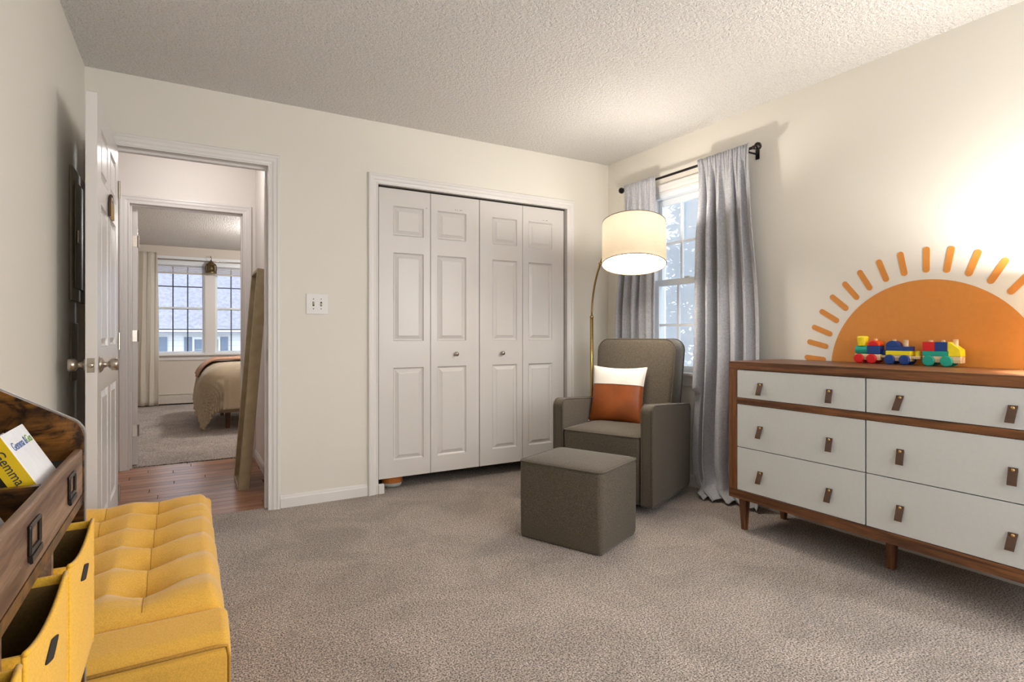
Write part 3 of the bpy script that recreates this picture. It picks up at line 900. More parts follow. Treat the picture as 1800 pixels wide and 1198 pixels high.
# ------------------------------------------------------------------ sun decal on the right wall
SYC, SZC, SR = 1.336, 0.862, 0.446
sd = thing('sun_wall_decal', 'ochre half-sun wall decal with rays above the dresser', 'wall decal', (RW, SYC, SZC))
n = 64
pts = [(SYC + SR * math.cos(PI * k / n), SZC + SR * math.sin(PI * k / n)) for k in range(n + 1)]
obj('half_disc', MB().prism(pts, 'x', RW - 0.0022, RW - 0.0004), M['sun'], sd)
for ang in (174.4, 165.8, 157.4, 148.0, 138.6, 129.5, 120.3, 110.2, 100.2, 89.2, 79.4, 69.2, 58.8, 48.8, 39.2, 29.8, 20.6, 11.8, 4.6):
    a = R(180 - ang)
    c, s_ = math.cos(a), math.sin(a)
    w = 0.0142; r0, r1 = 0.478 + w, 0.600 - w
    out = []
    for k in range(9):
        t = -PI / 2 + PI * k / 8
        out.append((r1 + w * math.cos(t), w * math.sin(t)))
    for k in range(9):
        t = PI / 2 + PI * k / 8
        out.append((r0 + w * math.cos(t), w * math.sin(t)))
    pp = [(SYC - (-(p * c - q * s_)), SZC + p * s_ + q * c) for p, q in out]
    pp = [(SYC - (p * math.cos(R(ang)) - q * math.sin(R(ang))), SZC + p * math.sin(R(ang)) + q * math.cos(R(ang))) for p, q in out]
    obj('ray', MB().prism(pp, 'x', RW - 0.0022, RW - 0.0004), M['sun'], sd)

# ------------------------------------------------------------------ dresser
DX, DY0, DY1 = 2.546, 0.640, 2.061
dr = thing('dresser', 'walnut dresser with pale grey drawers under the sun decal', 'dresser', (2.78, 1.35, 0))
DB = 3.008
obj('top', box(DX, DY0, 0.861, DB, DY1, 0.904), M['walnut_y'], dr, bevel=0.002)
obj('bottom', box(DX, DY0, 0.174, DB, DY1, 0.221), M['walnut_y'], dr, bevel=0.002)
obj('side', box(DX, DY1 - 0.050, 0.2212, DB, DY1, 0.8608), M['walnut_z'], dr, bevel=0.0015)
obj('side', box(DX, DY0, 0.2212, DB, DY0 + 0.050, 0.8608), M['walnut_z'], dr, bevel=0.0015)
obj('rail', box(DX, DY0 + 0.0502, 0.680, DX + 0.03, DY1 - 0.0502, 0.711), M['walnut_y'], dr, bevel=0.001)
obj('back_panel', box(DB - 0.012, DY0 + 0.0502, 0.2212, DB - 0.002, DY1 - 0.0502, 0.8608), M['dark'], dr)
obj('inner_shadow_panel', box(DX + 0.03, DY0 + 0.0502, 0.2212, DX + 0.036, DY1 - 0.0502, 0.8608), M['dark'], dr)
def strap(y, z):
    pr = [(0.0, 0.0), (-0.004, 0.0), (-0.0055, -0.012), (-0.011, -0.030), (-0.017, -0.050), (-0.019, -0.062), (-0.0155, -0.062), (-0.0135, -0.050), (-0.0075, -0.030), (-0.002, -0.014), (-0.0, -0.012)]
    lean = random.uniform(-0.004, 0.012)
    mb = MB().prism([(DX - 0.0005 + a, b) for a, b in pr], 'y', -0.014, 0.014)
    vv = []
    for x_, y_, z_ in [(p[0], p[1], p[2]) for p in mb.v]:
        vv.append((x_, y + y_ + lean * (-z_ / 0.06), z + z_))
    mb.v = vv
    return mb
for (ya, yb, hs) in ((1.3535, 2.010, (1.866, 1.508)), (0.6915, 1.3495, (1.212, 0.846))):
    for (za, zb, hz) in ((0.7125, 0.8595, 0.798), (0.4515, 0.6785, 0.577), (0.2225, 0.4490, 0.345)):
        dw = obj('drawer', box(DX + 0.002, ya + 0.0016, za + 0.0006, DX + 0.022, yb - 0.0016, zb - 0.0006), M['drawer'], dr, bevel=0.0012, seg=1)
        for hy in hs:
            h = obj('leather_pull', strap(hy, hz), M['leather_dark'], dw)
            obj('rivet', MB().lathe([(0.006, -0.0035), (0.006, -0.006), (0.003, -0.0072), (0, -0.0074)], 12, (DX, hy, hz - 0.009), 'x'), M['gold'], dw, smooth=True)
for lx, ly, r0, r1 in ((2.602, 2.004, 0.022, 0.014), (2.602, 0.70, 0.022, 0.014), (2.94, 2.004, 0.022, 0.014), (2.94, 0.70, 0.022, 0.014), (2.735, 1.337, 0.021, 0.016)):
    m_ = MB()
    lo = [[(lx + sx * r, ly + sy * r, z) for sx, sy in ((-1, -1), (1, -1), (1, 1), (-1, 1))] for r, z in ((r1, 0.0), (r0, 0.1738))]
    m_.loft(lo)
    obj('leg', m_, M['walnut_z'], dr, bevel=0.006, seg=2)

# ------------------------------------------------------------------ table lamp on the dresser, just past the right edge
tl = thing('table_lamp', 'white table lamp at the far right end of the dresser', 'lamp', (2.83, 0.715, 0.9045))
obj('base', MB().lathe([(0.0, 0), (0.065, 0), (0.065, 0.012), (0.03, 0.02), (0.045, 0.06), (0.06, 0.10), (0.045, 0.15), (0.015, 0.185), (0.010, 0.21), (0, 0.21)], 24), M['plate'], tl, smooth=True, space='local')
obj('harp', MB().tube([(0, 0, 0.21), (0, 0, 0.25)], 0.008, 8), M['brass'], tl, space='local')
obj('shade', MB().lathe([(0.13, 0.17), (0.105, 0.38)], 32), M['shade'], tl, smooth=True, space='local', fix=False)
me = bpy.data.objects['shade'].data
bm = bmesh.new(); bm.from_mesh(me)
bmesh.ops.delete(bm, geom=[f for f in bm.faces if len(f.verts) > 4], context='FACES')
bm.to_mesh(me); bm.free()
point('table_lamp_bulb', (2.83, 0.715, 1.250), TABLE_LAMP_W, (1.0, 0.945, 0.87), 0.03)

# ------------------------------------------------------------------ toy train
def wheel(root, x, y, r, mat):
    obj('wheel', MB().lathe([(0.0, 0), (r, 0), (r, -0.008), (r - 0.003, -0.011), (0, -0.011)], 24, (x, y, r), 'x'), mat, root, smooth=False, space='local', bevel=0.001, seg=1)
def traincar(label, yc, mats):
    t = thing('toy_train_car', label, 'toy train', (2.965, yc, 0.9045), group='wooden toy train cars')
    return t
TX = 0.030   # half width of a car base
def peg(root, y, z, h=0.012, r=0.008):
    obj('peg', MB().lathe([(r, z), (r, z + h), (0, z + h + 0.001)], 14, (0, y, 0)), M['t_wood'], root, smooth=False, space='local')
def arch_block(root, y0, y1, z0, mat, x=TX):
    n = 12; cx = (y0 + y1) / 2; r = (y1 - y0) / 2
    pts = [(cx + r * math.cos(PI * k / n), z0 + r * 0.95 * math.sin(PI * k / n)) for k in range(n + 1)]
    obj('arch_block', MB().prism(pts, 'x', -x, x), mat, root, space='local', bevel=0.001, seg=1)
# car one: funnel, boiler, cab (the image shows it left, larger y)
c1 = traincar('wooden toy train car with red wheels and yellow funnel', 1.553, None)
obj('chassis', box(-0.022, -0.060, 0.016, 0.022, 0.060, 0.046), M['t_wood'], c1, space='local', bevel=0.003)
for y_ in (0.037, -0.023): wheel(c1, -0.023, y_, 0.0235, M['t_red']); wheel(c1, 0.035, y_, 0.0235, M['t_red'])
obj('boiler', MB().lathe([(0.0, -0.002), (0.020, -0.002), (0.0215, 0.002), (0.0215, 0.056), (0, 0.056)], 20, (0, 0.003, 0.0675), 'y'), M['t_green'], c1, space='local', smooth=False)
obj('cab_block', box(-0.023, -0.058, 0.0465, 0.023, 0.000, 0.088), M['t_blue'], c1, space='local', bevel=0.002)
arch_block(c1, -0.058, 0.000, 0.0882, M['t_orange'], 0.023)
obj('arch_face', MB().prism([(-0.029 + 0.022 * math.cos(PI * k / 12), 0.0885 + 0.021 * math.sin(PI * k / 12)) for k in range(13)], 'x', -0.0245, -0.0228), M['t_red'], c1, space='local')
obj('funnel', MB().lathe([(0.0, 0.087), (0.0215, 0.087), (0.026, 0.128), (0.022, 0.135), (0, 0.136)], 20, (0, 0.032, 0)), M['t_yellow'], c1, space='local', smooth=False)
peg(c1, -0.03, 0.114, 0.008)
obj('coupling', box(-0.014, -0.082, 0.030, 0.014, -0.060, 0.042), M['t_wood'], c1, space='local', bevel=0.002)
obj('coupling_peg', MB().lathe([(0.010, 0.042), (0.010, 0.068), (0, 0.069)], 14, (0, -0.070, 0)), M['t_blue'], c1, space='local')
# car two
c2 = traincar('wooden toy train car with blue wheels in the middle', 1.415, None)
obj('chassis', box(-0.022, -0.056, 0.016, 0.022, 0.052, 0.044), M['t_wood'], c2, space='local', bevel=0.003)
for y_ in (0.032, -0.033): wheel(c2, -0.023, y_, 0.0235, M['t_blue']); wheel(c2, 0.035, y_, 0.0235, M['t_blue'])
obj('long_block', box(-0.023, -0.056, 0.0445, 0.023, 0.052, 0.0655), M['t_yellow'], c2, space='local', bevel=0.0015)
obj('step_block', box(-0.023, -0.056, 0.0658, 0.023, 0.052, 0.0865), M['t_blue'], c2, space='local', bevel=0.0015)
arch_block(c2, -0.004, 0.052, 0.0866, M['t_blue'], 0.023)
peg(c2, 0.022, 0.112, 0.008)
peg(c2, -0.028, 0.0865, 0.031, 0.010)
obj('coupling', box(-0.014, -0.094, 0.028, 0.014, -0.056, 0.042), M['t_wood'], c2, space='local', bevel=0.002)
obj('coupling_peg', MB().lathe([(0.011, 0.042), (0.011, 0.066), (0, 0.067)], 14, (0, -0.078, 0)), M['t_yellow'], c2, space='local')
# car three
c3 = traincar('wooden toy train car with teal wheels and sloped yellow nose', 1.237, None)
obj('chassis', box(-0.022, -0.078, 0.016, 0.022, 0.072, 0.046), M['t_wood'], c3, space='local', bevel=0.003)
for y_ in (0.045, -0.025): wheel(c3, -0.023, y_, 0.0245, M['t_green']); wheel(c3, 0.035, y_, 0.0245, M['t_green'])
obj('long_block', box(-0.023, -0.030, 0.0465, 0.023, 0.072, 0.068), M['t_green'], c3, space='local', bevel=0.0015)
obj('cube_block', box(-0.023, 0.0235, 0.0683, 0.023, 0.072, 0.110), M['t_red'], c3, space='local', bevel=0.0015)
obj('cube_block', box(-0.023, -0.026, 0.0683, 0.023, 0.0225, 0.110), M['t_blue'], c3, space='local', bevel=0.0015)
obj('nose_block', MB().prism([(-0.0305, 0.0465), (-0.0305, 0.068), (-0.027, 0.0685), (-0.027, 0.110), (-0.036, 0.110), (-0.076, 0.076), (-0.078, 0.0465)], 'x', -0.023, 0.023), M['t_yellow'], c3, space='local', bevel=0.0015, seg=1)
peg(c3, 0.047, 0.110, 0.008); peg(c3, -0.002, 0.110, 0.008)
peg(c3, -0.050, 0.090, 0.032, 0.010)

# ------------------------------------------------------------------ rod and grey curtains
RX = 2.936
cr = thing('curtain_rod', 'black curtain rod with round finials above the window', 'curtain rod', (RX, 2.77, 2.16))
obj('rod', MB().tube([(RX, 3.345, 2.163), (RX, 2.205, 2.163)], 0.0085, 10), M['black_metal'], cr, smooth=True)
for yf, s_ in ((3.345, 1), (2.205, -1)):
    obj('finial', MB().lathe([(0.010, 0), (0.013, s_ * 0.008), (0.011, s_ * 0.014), (0.020, s_ * 0.024), (0.024, s_ * 0.036), (0.019, s_ * 0.048), (0, s_ * 0.054)], 16, (RX, yf, 2.163), 'y'), M['black_metal'], cr, smooth=True)
for yb in (3.30, 2.235):
    obj('bracket', MB().tube([(RX, yb, 2.155), (RX, yb, 2.145), (RW - 0.006, yb, 2.145)], 0.006, 8), M['black_metal'], cr)
    obj('bracket_plate', box(RW - 0.006, yb - 0.012, 2.115, RW - 0.0005, yb + 0.012, 2.18), M['black_metal'], cr)
def lerp_tab(tab, v):
    for (v0, a), (v1, b) in zip(tab, tab[1:]):
        if v <= v1:
            t = (v - v0) / (v1 - v0); t = t * t * (3 - 2 * t)
            return a + (b - a) * t
    return tab[-1][1]
def fold(u, v, nf, ph):
    th = 2 * PI * nf * u + ph + 0.5 * math.sin(2.2 * v + 3 * u) + 0.4 * math.sin(7 * u)
    s_ = math.sin(th + 0.75 * math.sin(th)) * (0.75 + 0.25 * math.sin(5 * u + 1.0))
    s2 = math.sin(2 * PI * nf * 2.3 * u + 1.3 * ph + 2 * v)
    return s_, s2
def curt_left(u, v):
    yl = lerp_tab([(0, 3.335), (0.04, 3.325), (0.5, 3.44), (1, 3.50)], v)
    yr = lerp_tab([(0, 2.995), (0.04, 3.000), (0.5, 3.025), (1, 3.02)], v)
    z = 2.186 - v * 2.165
    s_, s2 = fold(u, v, 5.5, 0.4)
    g = min(1, v * 9)
    amp = 0.008 + 0.024 * g
    gather = (1 - g) * 0.005 * math.sin(2 * PI * 17 * u)
    amp = 0.005 + 0.038 * min(1, max(0, v - 0.02) * 5)
    x = RX - 0.0185 * (1 - g) - 0.008 * g + amp * s_ + 0.004 * s2 * g + gather
    if v < 0.035: x = min(x, RX - 0.012)
    if x > 3.0: x = 3.0
    return (x, yl + (yr - yl) * u + 0.008 * s2 * g, z)
curtain('window_curtain', M['curtain'], curt_left, 150, 60, 'grey linen curtain behind the arc floor lamp')
def curt_right(u, v):
    yl = lerp_tab([(0, 2.612), (0.04, 2.602), (0.5, 2.625), (0.85, 2.672), (0.93, 2.640), (1, 2.50)], v)
    yr = lerp_tab([(0, 2.216), (0.04, 2.222), (0.5, 2.150), (0.85, 2.145), (1, 2.14)], v)
    s_, s2 = fold(u, v, 5.3, 2.4)
    g = min(1, v * 9)
    amp = 0.009 + 0.030 * g + 0.010 * v
    gather = (1 - g) * 0.005 * math.sin(2 * PI * 19 * u)
    zz = 2.192 - v * 2.30
    amp = 0.006 + 0.042 * min(1, max(0, v - 0.02) * 5) + 0.006 * v
    x = RX - 0.0185 * (1 - g) - 0.012 * g + amp * s_ + 0.005 * s2 * g + gather
    if v < 0.035: x = min(x, RX - 0.012)
    x = min(x, 2.992 if v < 0.9 else 2.975)
    if zz < 0.10:                       # puddle: the cloth bends out over the carpet
        e = 0.10 - zz
        k = min(1, e / 0.22)
        x -= 0.085 * k * (0.6 + 0.4 * math.sin(5 * u + 1.0)) + 0.02 * k * s_
        zz = 0.10 * (1 - k) ** 1.6 + 0.010 + 0.022 * k * (1 + s_) * (1 - 0.5 * k)
    yy = yl + (yr - yl) * u + 0.010 * s2 * g
    if yy > 2.55 and zz < 0.68: x = max(x, 2.90 + min(0.026, (yy - 2.55) * 0.6))
    return (x, yy, zz)
curtain('window_curtain', M['curtain'], curt_right, 170, 90, 'long grey linen curtain pooling on the carpet by the dresser')

# ------------------------------------------------------------------ arc floor lamp
PX, PY = 2.675, 3.42
SXC, SYC2 = 2.438, 2.691
fl = thing('arc_floor_lamp', 'brass arc floor lamp with white drum shade over the armchair', 'lamp', (PX, PY, 0))
obj('base', MB().lathe([(0.0, 0.0), (0.13, 0.0), (0.13, 0.02), (0.12, 0.028), (0.02, 0.03), (0.014, 0.05), (0, 0.05)], 28, (PX, PY, 0)), M['brass'], fl, smooth=False)
obj('pole', MB().tube([(PX, PY, 0.03), (PX, PY, 1.172)], 0.0125, 14), M['brass'], fl, smooth=True)
obj('sleeve', MB().lathe([(0.0125, 0), (0.015, 0.004), (0.015, 0.012), (0.009, 0.02)], 14, (PX, PY, 1.168)), M['brass'], fl, smooth=True)
tilt = R(13.0)
# shade centre axis leans so that the open bottom turns towards the room
axd = Vector((-0.66, -0.75, 0)).normalized()          # towards the camera
axis = (Vector((0, 0, 1)) * math.cos(tilt) - axd * math.sin(tilt)).normalized()
cen = Vector((SXC, SYC2, 1.615))
topc = cen + axis * 0.150
pts = [(PX, PY, 1.172)]
ex, ey = topc.x - PX, topc.y - PY
for k in range(1, 21):
    ph = (PI / 2) * k / 20 * 1.0
    kk = 1 - math.cos(ph)
    pts.append((PX + ex * kk, PY + ey * kk, 1.172 + (topc.z + 0.012 - 1.172) * math.sin(ph)))
obj('arc_arm', MB().tube(pts, 0.0078, 10), M['brass'], fl, smooth=True)
jp = pts[9]
obj('joint', MB().lathe([(0.0, -0.012), (0.012, -0.008), (0.0135, 0), (0.012, 0.008), (0, 0.012)], 12, jp), M['brass'], fl, smooth=True)
rotm = Vector((0, 0, 1)).rotation_difference(axis).to_matrix().to_4x4()
TM = Matrix.Translation(cen) @ rotm
def shade_ring(prof, n=48):
    m_ = MB(); lo = []
    for r, h in prof:
        lo.append([(r * math.cos(2 * PI * i / n), r * math.sin(2 * PI * i / n), h) for i in range(n)])
    return m_.loft(lo, cap=False).xf(TM)
SRD, SH = 0.197, 0.138
obj('drum_shade', shade_ring([(SRD, -SH), (SRD, SH)]), M['shade'], fl, smooth=True, fix=False)
obj('shade_trim', shade_ring([(SRD - 0.002, -SH - 0.001), (SRD + 0.0015, -SH - 0.001), (SRD + 0.0015, -SH + 0.004), (SRD - 0.002, -SH + 0.004), (SRD - 0.002, -SH - 0.001)]), M['shade_trim'], fl, fix=False)
obj('shade_trim', shade_ring([(SRD - 0.002, SH - 0.003), (SRD + 0.0015, SH - 0.003), (SRD + 0.0015, SH + 0.001), (SRD - 0.002, SH + 0.001), (SRD - 0.002, SH - 0.003)]), M['shade_trim'], fl, fix=False)
dm = MB(); nn = 48
dm.v = [((SRD - 0.004) * math.cos(2 * PI * i / nn), (SRD - 0.004) * math.sin(2 * PI * i / nn), -SH + 0.010) for i in range(nn)]
dm.f = [tuple(range(nn))]
dm.xf(TM)
obj('diffuser', dm, M['diffuser'], fl, fix=False)
rm = MB(); rm.v = [((SRD - 0.004) * math.cos(2 * PI * i / nn), (SRD - 0.004) * math.sin(2 * PI * i / nn), -SH + 0.016) for i in range(nn)]
rm.f = [tuple(range(nn))]
rm.xf(TM)
obj('light_stop_disc', rm, M['plate'], fl, fix=False, solid=0.003)  # added disc, keeps the diffuser from lighting upwards into the shade
obj('spider', MB().tube([(-SRD, 0, SH - 0.008), (0, 0, SH - 0.006), (SRD, 0, SH - 0.008)], 0.0025, 6).xf(TM), M['brass'], fl)
obj('finial', MB().lathe([(0.009, 0.0), (0.009, 0.012), (0.004, 0.02), (0.007, 0.026), (0, 0.032)], 12, (0, 0, SH - 0.004)).xf(TM), M['brass'], fl, smooth=True)
point('floor_lamp_bulb', tuple(cen + axis * 0.085), FLOOR_LAMP_W, (1.0, 0.94, 0.86), 0.035)

# ------------------------------------------------------------------ glider armchair (local x = backwards, y = towards the closet)
ch = thing('glider_armchair', 'taupe upholstered glider armchair facing the ottoman', 'armchair', (2.301, 2.385, 0), (0, 0, R(24)))
CWD, AT = 0.665, 0.072
def rounded_poly(pts, r, n=5):
    out = []
    m = len(pts)
    for i in range(m):
        p = Vector(pts[i]); a = Vector(pts[i - 1]); b = Vector(pts[(i + 1) % m])
        rr = r[i] if isinstance(r, (list, tuple)) else r
        if rr <= 0:
            out.append(tuple(p)); continue
        d1_ = (a - p).normalized(); d2_ = (b - p).normalized()
        ang = d1_.angle(d2_); t = rr / math.tan(ang / 2)
        c = p + (d1_ + d2_).normalized() * (rr / math.sin(ang / 2))
        p0 = p + d1_ * t; p1 = p + d2_ * t
        a0 = math.atan2(p0.y - c.y, p0.x - c.x); a1 = math.atan2(p1.y - c.y, p1.x - c.x)
        da = (a1 - a0 + PI) % (2 * PI) - PI
        for k in range(n + 1):
            t_ = a0 + da * k / n
            out.append((c.x + rr * math.cos(t_), c.y + rr * math.sin(t_)))
    return out
ARMP = rounded_poly([(0.0, 0.052), (0.635, 0.052), (0.655, 0.590), (0.0, 0.640)], [0.02, 0.03, 0.035, 0.05], 6)
for ya in (0.0, CWD - AT):
    a = obj('armrest', MB().prism(ARMP, 'y', ya, ya + AT), M['chair'], ch, space='local', bevel=0.014, seg=3)
    for yy in (ya + 0.004, ya + AT - 0.004):
        pth = [(x_, yy, z_) for x_, z_ in rounded_poly([(0.001, 0.052), (0.634, 0.052), (0.654, 0.589), (0.001, 0.639)], [0.02, 0.03, 0.035, 0.05], 6)]
        obj('piping', MB().tube(pth, 0.0042, 6, closed=True), M['piping'], a, smooth=True, space='local')
# seat: front face falls straight to the base, crowned top
sy0, sy1 = AT + 0.002, CWD - AT - 0.002
def seat_loop(z, inset, front, rad):
    cx, cy = (front + 0.50) / 2, (sy0 + sy1) / 2
    return [(p, q, z) for p, q in rrect((0.50 - front) / 2 - inset, (sy1 - sy0) / 2 - inset, rad, 5, cx, cy)]
lv = [(0.055, 0.004, 0.012, 0.02), (0.10, 0.0, 0.008, 0.02), (0.30, 0.0, 0.004, 0.022), (0.425, 0.0, -0.004, 0.025), (0.445, 0.002, -0.004, 0.03), (0.456, 0.010, -0.002, 0.035), (0.464, 0.035, 0.0, 0.045), (0.471, 0.09, 0.0, 0.05), (0.474, 0.16, 0.0, 0.06)]
st = obj('seat', MB().loft([seat_loop(*l) for l in lv]), M['chair'], ch, smooth=True, space='local')
obj('piping', MB().tube([(p, q, 0.448) for p, q in rrect((0.50 + 0.007) / 2, (sy1 - sy0) / 2 - 0.002, 0.03, 5, (0.50 - 0.007) / 2, (sy0 + sy1) / 2)], 0.0045, 6, closed=True), M['piping'], st, smooth=True, space='local')
# backrest, leaning
def back_pt(y, z, d):
    t = (z - 0.40) / 0.61
    xf = 0.435 + 0.095 * t
    xb = 0.62 + 0.085 * t
    return (xf + (xb - xf) * d, y, z)
BO = rounded_poly([(0.072, 0.40), (CWD - 0.072, 0.40), (CWD - 0.052, 1.012), (0.052, 1.012)], [0.0, 0.0, 0.075, 0.075], 8)
cyb, czb = CWD / 2, 0.71
loops = []
for d, s_ in ((0.12, 0.55), (0.0, 0.80), (-0.03, 0.92), (0.0, 0.985), (0.05, 1.0), (0.5, 1.004), (0.95, 1.0), (1.0, 0.97)):
    cush = 0.0
    loops.append([back_pt(cyb + (y_ - cyb) * s_, czb + (z_ - czb) * s_, (-0.06 if s_ < 0.9 and d < 0.3 else d)) for y_, z_ in BO])
bk = obj('backrest', MB().loft(loops), M['chair'], ch, smooth=True, space='local')
for d in (0.03, 0.97):
    obj('piping', MB().tube([back_pt(cyb + (y_ - cyb) * 1.004, czb + (z_ - czb) * 1.003, d) for y_, z_ in BO], 0.0045, 6, closed=True), M['piping'], bk, smooth=True, space='local')
obj('under_frame', box(0.05, 0.08, 0.035, 0.60, CWD - 0.08, 0.054), M['dark'], ch, space='local')
obj('swivel_base', MB().lathe([(0.0, 0.0), (0.24, 0.0), (0.25, 0.012), (0.24, 0.022), (0.10, 0.028), (0.09, 0.036), (0, 0.036)], 32, (0.35, CWD / 2, 0)), M['dark'], ch, smooth=False, space='local')

# pillow on the chair
pl = thing('throw_pillow', 'square pillow, white band over caramel leather, on the armchair', 'pillow', (2.301 + 0.395 * 0.9135 - 0.405 * 0.4067, 2.385 + 0.395 * 0.4067 + 0.405 * 0.9135, 0.645), (0, R(14), R(27)))
PS, PT = 0.192, 0.058
def pil(u, v, side):
    a, b = 2 * u - 1, 2 * v - 1
    e = 1 - 0.085 * (1 - abs(b) ** 2) * abs(a) ** 3
    e2 = 1 - 0.085 * (1 - abs(a) ** 2) * abs(b) ** 3
    th = PT * (max(0, 1 - abs(a) ** 2.6) * max(0, 1 - abs(b) ** 2.6)) ** 0.48
    th += 0.0035 * math.sin(7 * a + 5 * b) * (1 - a * a) * (1 - b * b)
    th += 0.004 * math.sin(16 * (a + b)) * max(0, a) * max(0, -b) * (1 - a * a)
    return (-side * th, a * PS * e, b * PS * e2)
NP = 36
cut = 0.655
def pil_part(v0, v1, side, nv):
    return MB().grid(NP, nv, lambda u, v: pil(u, v0 + (v1 - v0) * v, side))
mb = pil_part(0, cut, 1, 26)
obj('leather_panel', mb, M['caramel'], pl, smooth=True, space='local')['label'] = 'caramel leather lower panel'
obj('white_panel', pil_part(cut, 1, 1, 14), M['white_cloth'], pl, smooth=True, space='local')['label'] = 'white cotton upper band'
obj('back_panel', pil_part(0, 1, -1, 40), M['white_cloth'], pl, smooth=True, space='local')
obj('seam', MB().tube([tuple(Vector(pil(k / 30, cut, 1)) + Vector((-0.0008, 0, 0))) for k in range(31)], 0.0016, 6), M['shade_trim'], pl, space='local')

# ottoman
ot = thing('ottoman', 'taupe upholstered cube ottoman in front of the armchair', 'ottoman', (1.688, 2.085, 0), (0, 0, R(24)))
OD, OW = 0.408, 0.472
def ot_loop(z, ins, rad):
    return [(p, q, z) for p, q in rrect(OD / 2 - ins, OW / 2 - ins, rad, 5, OD / 2, OW / 2)]
obj('body', MB().loft([ot_loop(*l) for l in ((0.006, 0.004, 0.02), (0.02, 0.0, 0.022), (0.2, -0.002, 0.025), (0.37, -0.003, 0.03), (0.392, -0.002, 0.035))]), M['chair'], ot, smooth=True, space='local')
obj('top_panel', MB().loft([ot_loop(*l) for l in ((0.388, 0.0, 0.035), (0.396, 0.001, 0.038), (0.402, 0.012, 0.042), (0.409, 0.045, 0.05), (0.414, 0.09, 0.06), (0.417, 0.14, 0.05), (0.418, 0.18, 0.02))]), M['chair'], ot, smooth=True, space='local')
obj('piping', MB().tube(ot_loop(0.394, -0.003, 0.037), 0.005, 6, closed=True), M['piping'], ot, smooth=True, space='local')
for fx, fy in ((0.06, 0.06), (OD - 0.06, 0.06), (0.06, OW - 0.06), (OD - 0.06, OW - 0.06)):
    obj('glide', MB().lathe([(0.015, 0.0), (0.015, 0.007)], 10, (fx, fy, 0)), M['dark'], ot, space='local')

# ------------------------------------------------------------------ mustard tufted bench
X0, X1, Y0, Y1 = -0.435, 0.083, 1.335, 2.485
bn = thing('tufted_bench', 'mustard yellow tufted storage bench along the left wall', 'bench', (-0.176, 1.91, 0))
# box body with rolled ends
CY0_, CY1_ = 1.445, 2.400
prof = rounded_poly([(Y0, 0.045), (Y1, 0.045), (Y1, 0.400), (Y0, 0.400)], [0.02, 0.02, 0.05, 0.03], 6)
prof = rounded_poly([(Y0, 0.045), (Y1, 0.045), (Y1, 0.400), (CY1_, 0.400), (CY1_, 0.372), (CY0_, 0.372), (CY0_, 0.400), (Y0, 0.400)], [0.02, 0.02, 0.04, 0, 0, 0, 0, 0.03], 6)
obj('body', MB().prism(prof, 'x', X0, X1), M['mustard'], bn, bevel=0.012, seg=3)
CY0, CY1 = 1.445, 2.400
tx = [-0.385, -0.235, -0.083]
ty = [1.605, 1.775, 1.945, 2.115, 2.280]
def g(d, w): return math.exp(-(d / w) ** 2)
def tuft(u, v):
    x = X0 + 0.012 + (X1 - X0 - 0.014) * u; y_ = CY0 + (CY1 - CY0) * v
    ex = min(x - X0, X1 - x); ey = min(y_ - CY0, CY1 - y_)
    edge = min(1, ex / 0.045); edge = 1 - (1 - edge) ** 2.2
    edy = min(1, ey / 0.04); edy = 1 - (1 - edy) ** 2.2
    h = 0.398 + 0.060 * edge * (0.55 + 0.45 * edy)
    dxm = min(abs(x - a) for a in tx); dym = min(abs(y_ - b) for b in ty)
    fr = min(1, ex / 0.10)
    h += 0.014 * (1 - math.exp(-(dym / 0.05) ** 2)) * min(1, ey / 0.06)
    h -= 0.006 * g(dym, 0.007) * fr + 0.003 * g(dxm, 0.005) * min(1, ey / 0.05)
    h -= 0.010 * g(dxm, 0.045) * min(1, ey / 0.05)
    h -= 0.030 * g(math.hypot(dxm * 0.85, dym * 0.80), 0.046)
    h -= 0.012 * g(math.hypot(dxm, dym), 0.018)
    for k in range(3):   # slack creases near the outer edge
        yy = 2.09 + 0.030 * k
        h -= 0.003 * g(y_ - yy - 0.10 * (x + 0.02), 0.005) * g(x - 0.0, 0.05)
    if u < 0.002 or u > 0.998 or v < 0.002 or v > 0.998: h = 0.366
    return (x, y_, h)
obj('tufted_cushion', MB().grid(110, 170, tuft), M['mustard'], bn, smooth=True, fix=False)
for a in tx[1:]:
    obj('seam', MB().tube([tuple(Vector(tuft((a - X0 - 0.012) / (X1 - X0 - 0.014), k / 120)) + Vector((0, 0, 0.0003))) for k in range(2, 119)], 0.0011, 5), M['mustard_seam'], bn)
for b in ty:
    obj('seam', MB().tube([tuple(Vector(tuft(k / 70, (b - CY0) / (CY1 - CY0))) + Vector((0, 0, 0.0002))) for k in range(2, 62)], 0.0010, 5), M['mustard_seam'], bn)
# end rolls
for ya, yb in ((Y0 + 0.004, CY0 + 0.002), (CY1 - 0.002, Y1 - 0.004)):
    near = ya < 1.5
    zs = (0.418, 0.440) if near else (0.440, 0.418)
    pf = rounded_poly([(ya, 0.36), (yb, 0.36), (yb, zs[1]), (ya, zs[0])], [0.0, 0.0, 0.018 if near else 0.03, 0.03 if near else 0.018], 6)
    obj('end_roll', MB().prism(pf, 'x', X0 + 0.004, X1 - 0.001), M['mustard'], bn, bevel=0.022, seg=4)
obj('front_piping', MB().tube([(X0 + 0.02, Y0 - 0.001, 0.398), (X1 - 0.03, Y0 - 0.001, 0.398), (X1 - 0.008, Y0 + 0.006, 0.392), (X1 - 0.004, Y0 + 0.002, 0.37), (X1 - 0.004, Y0 + 0.002, 0.06)], 0.0035, 6), M['mustard_seam'], bn, smooth=True)
obj('end_stitching', MB().tube([(X0 + 0.02, Y0 + 0.022, 0.4195), (X1 - 0.03, Y0 + 0.022, 0.4195)], 0.0012, 5), M['mustard_seam'], bn)
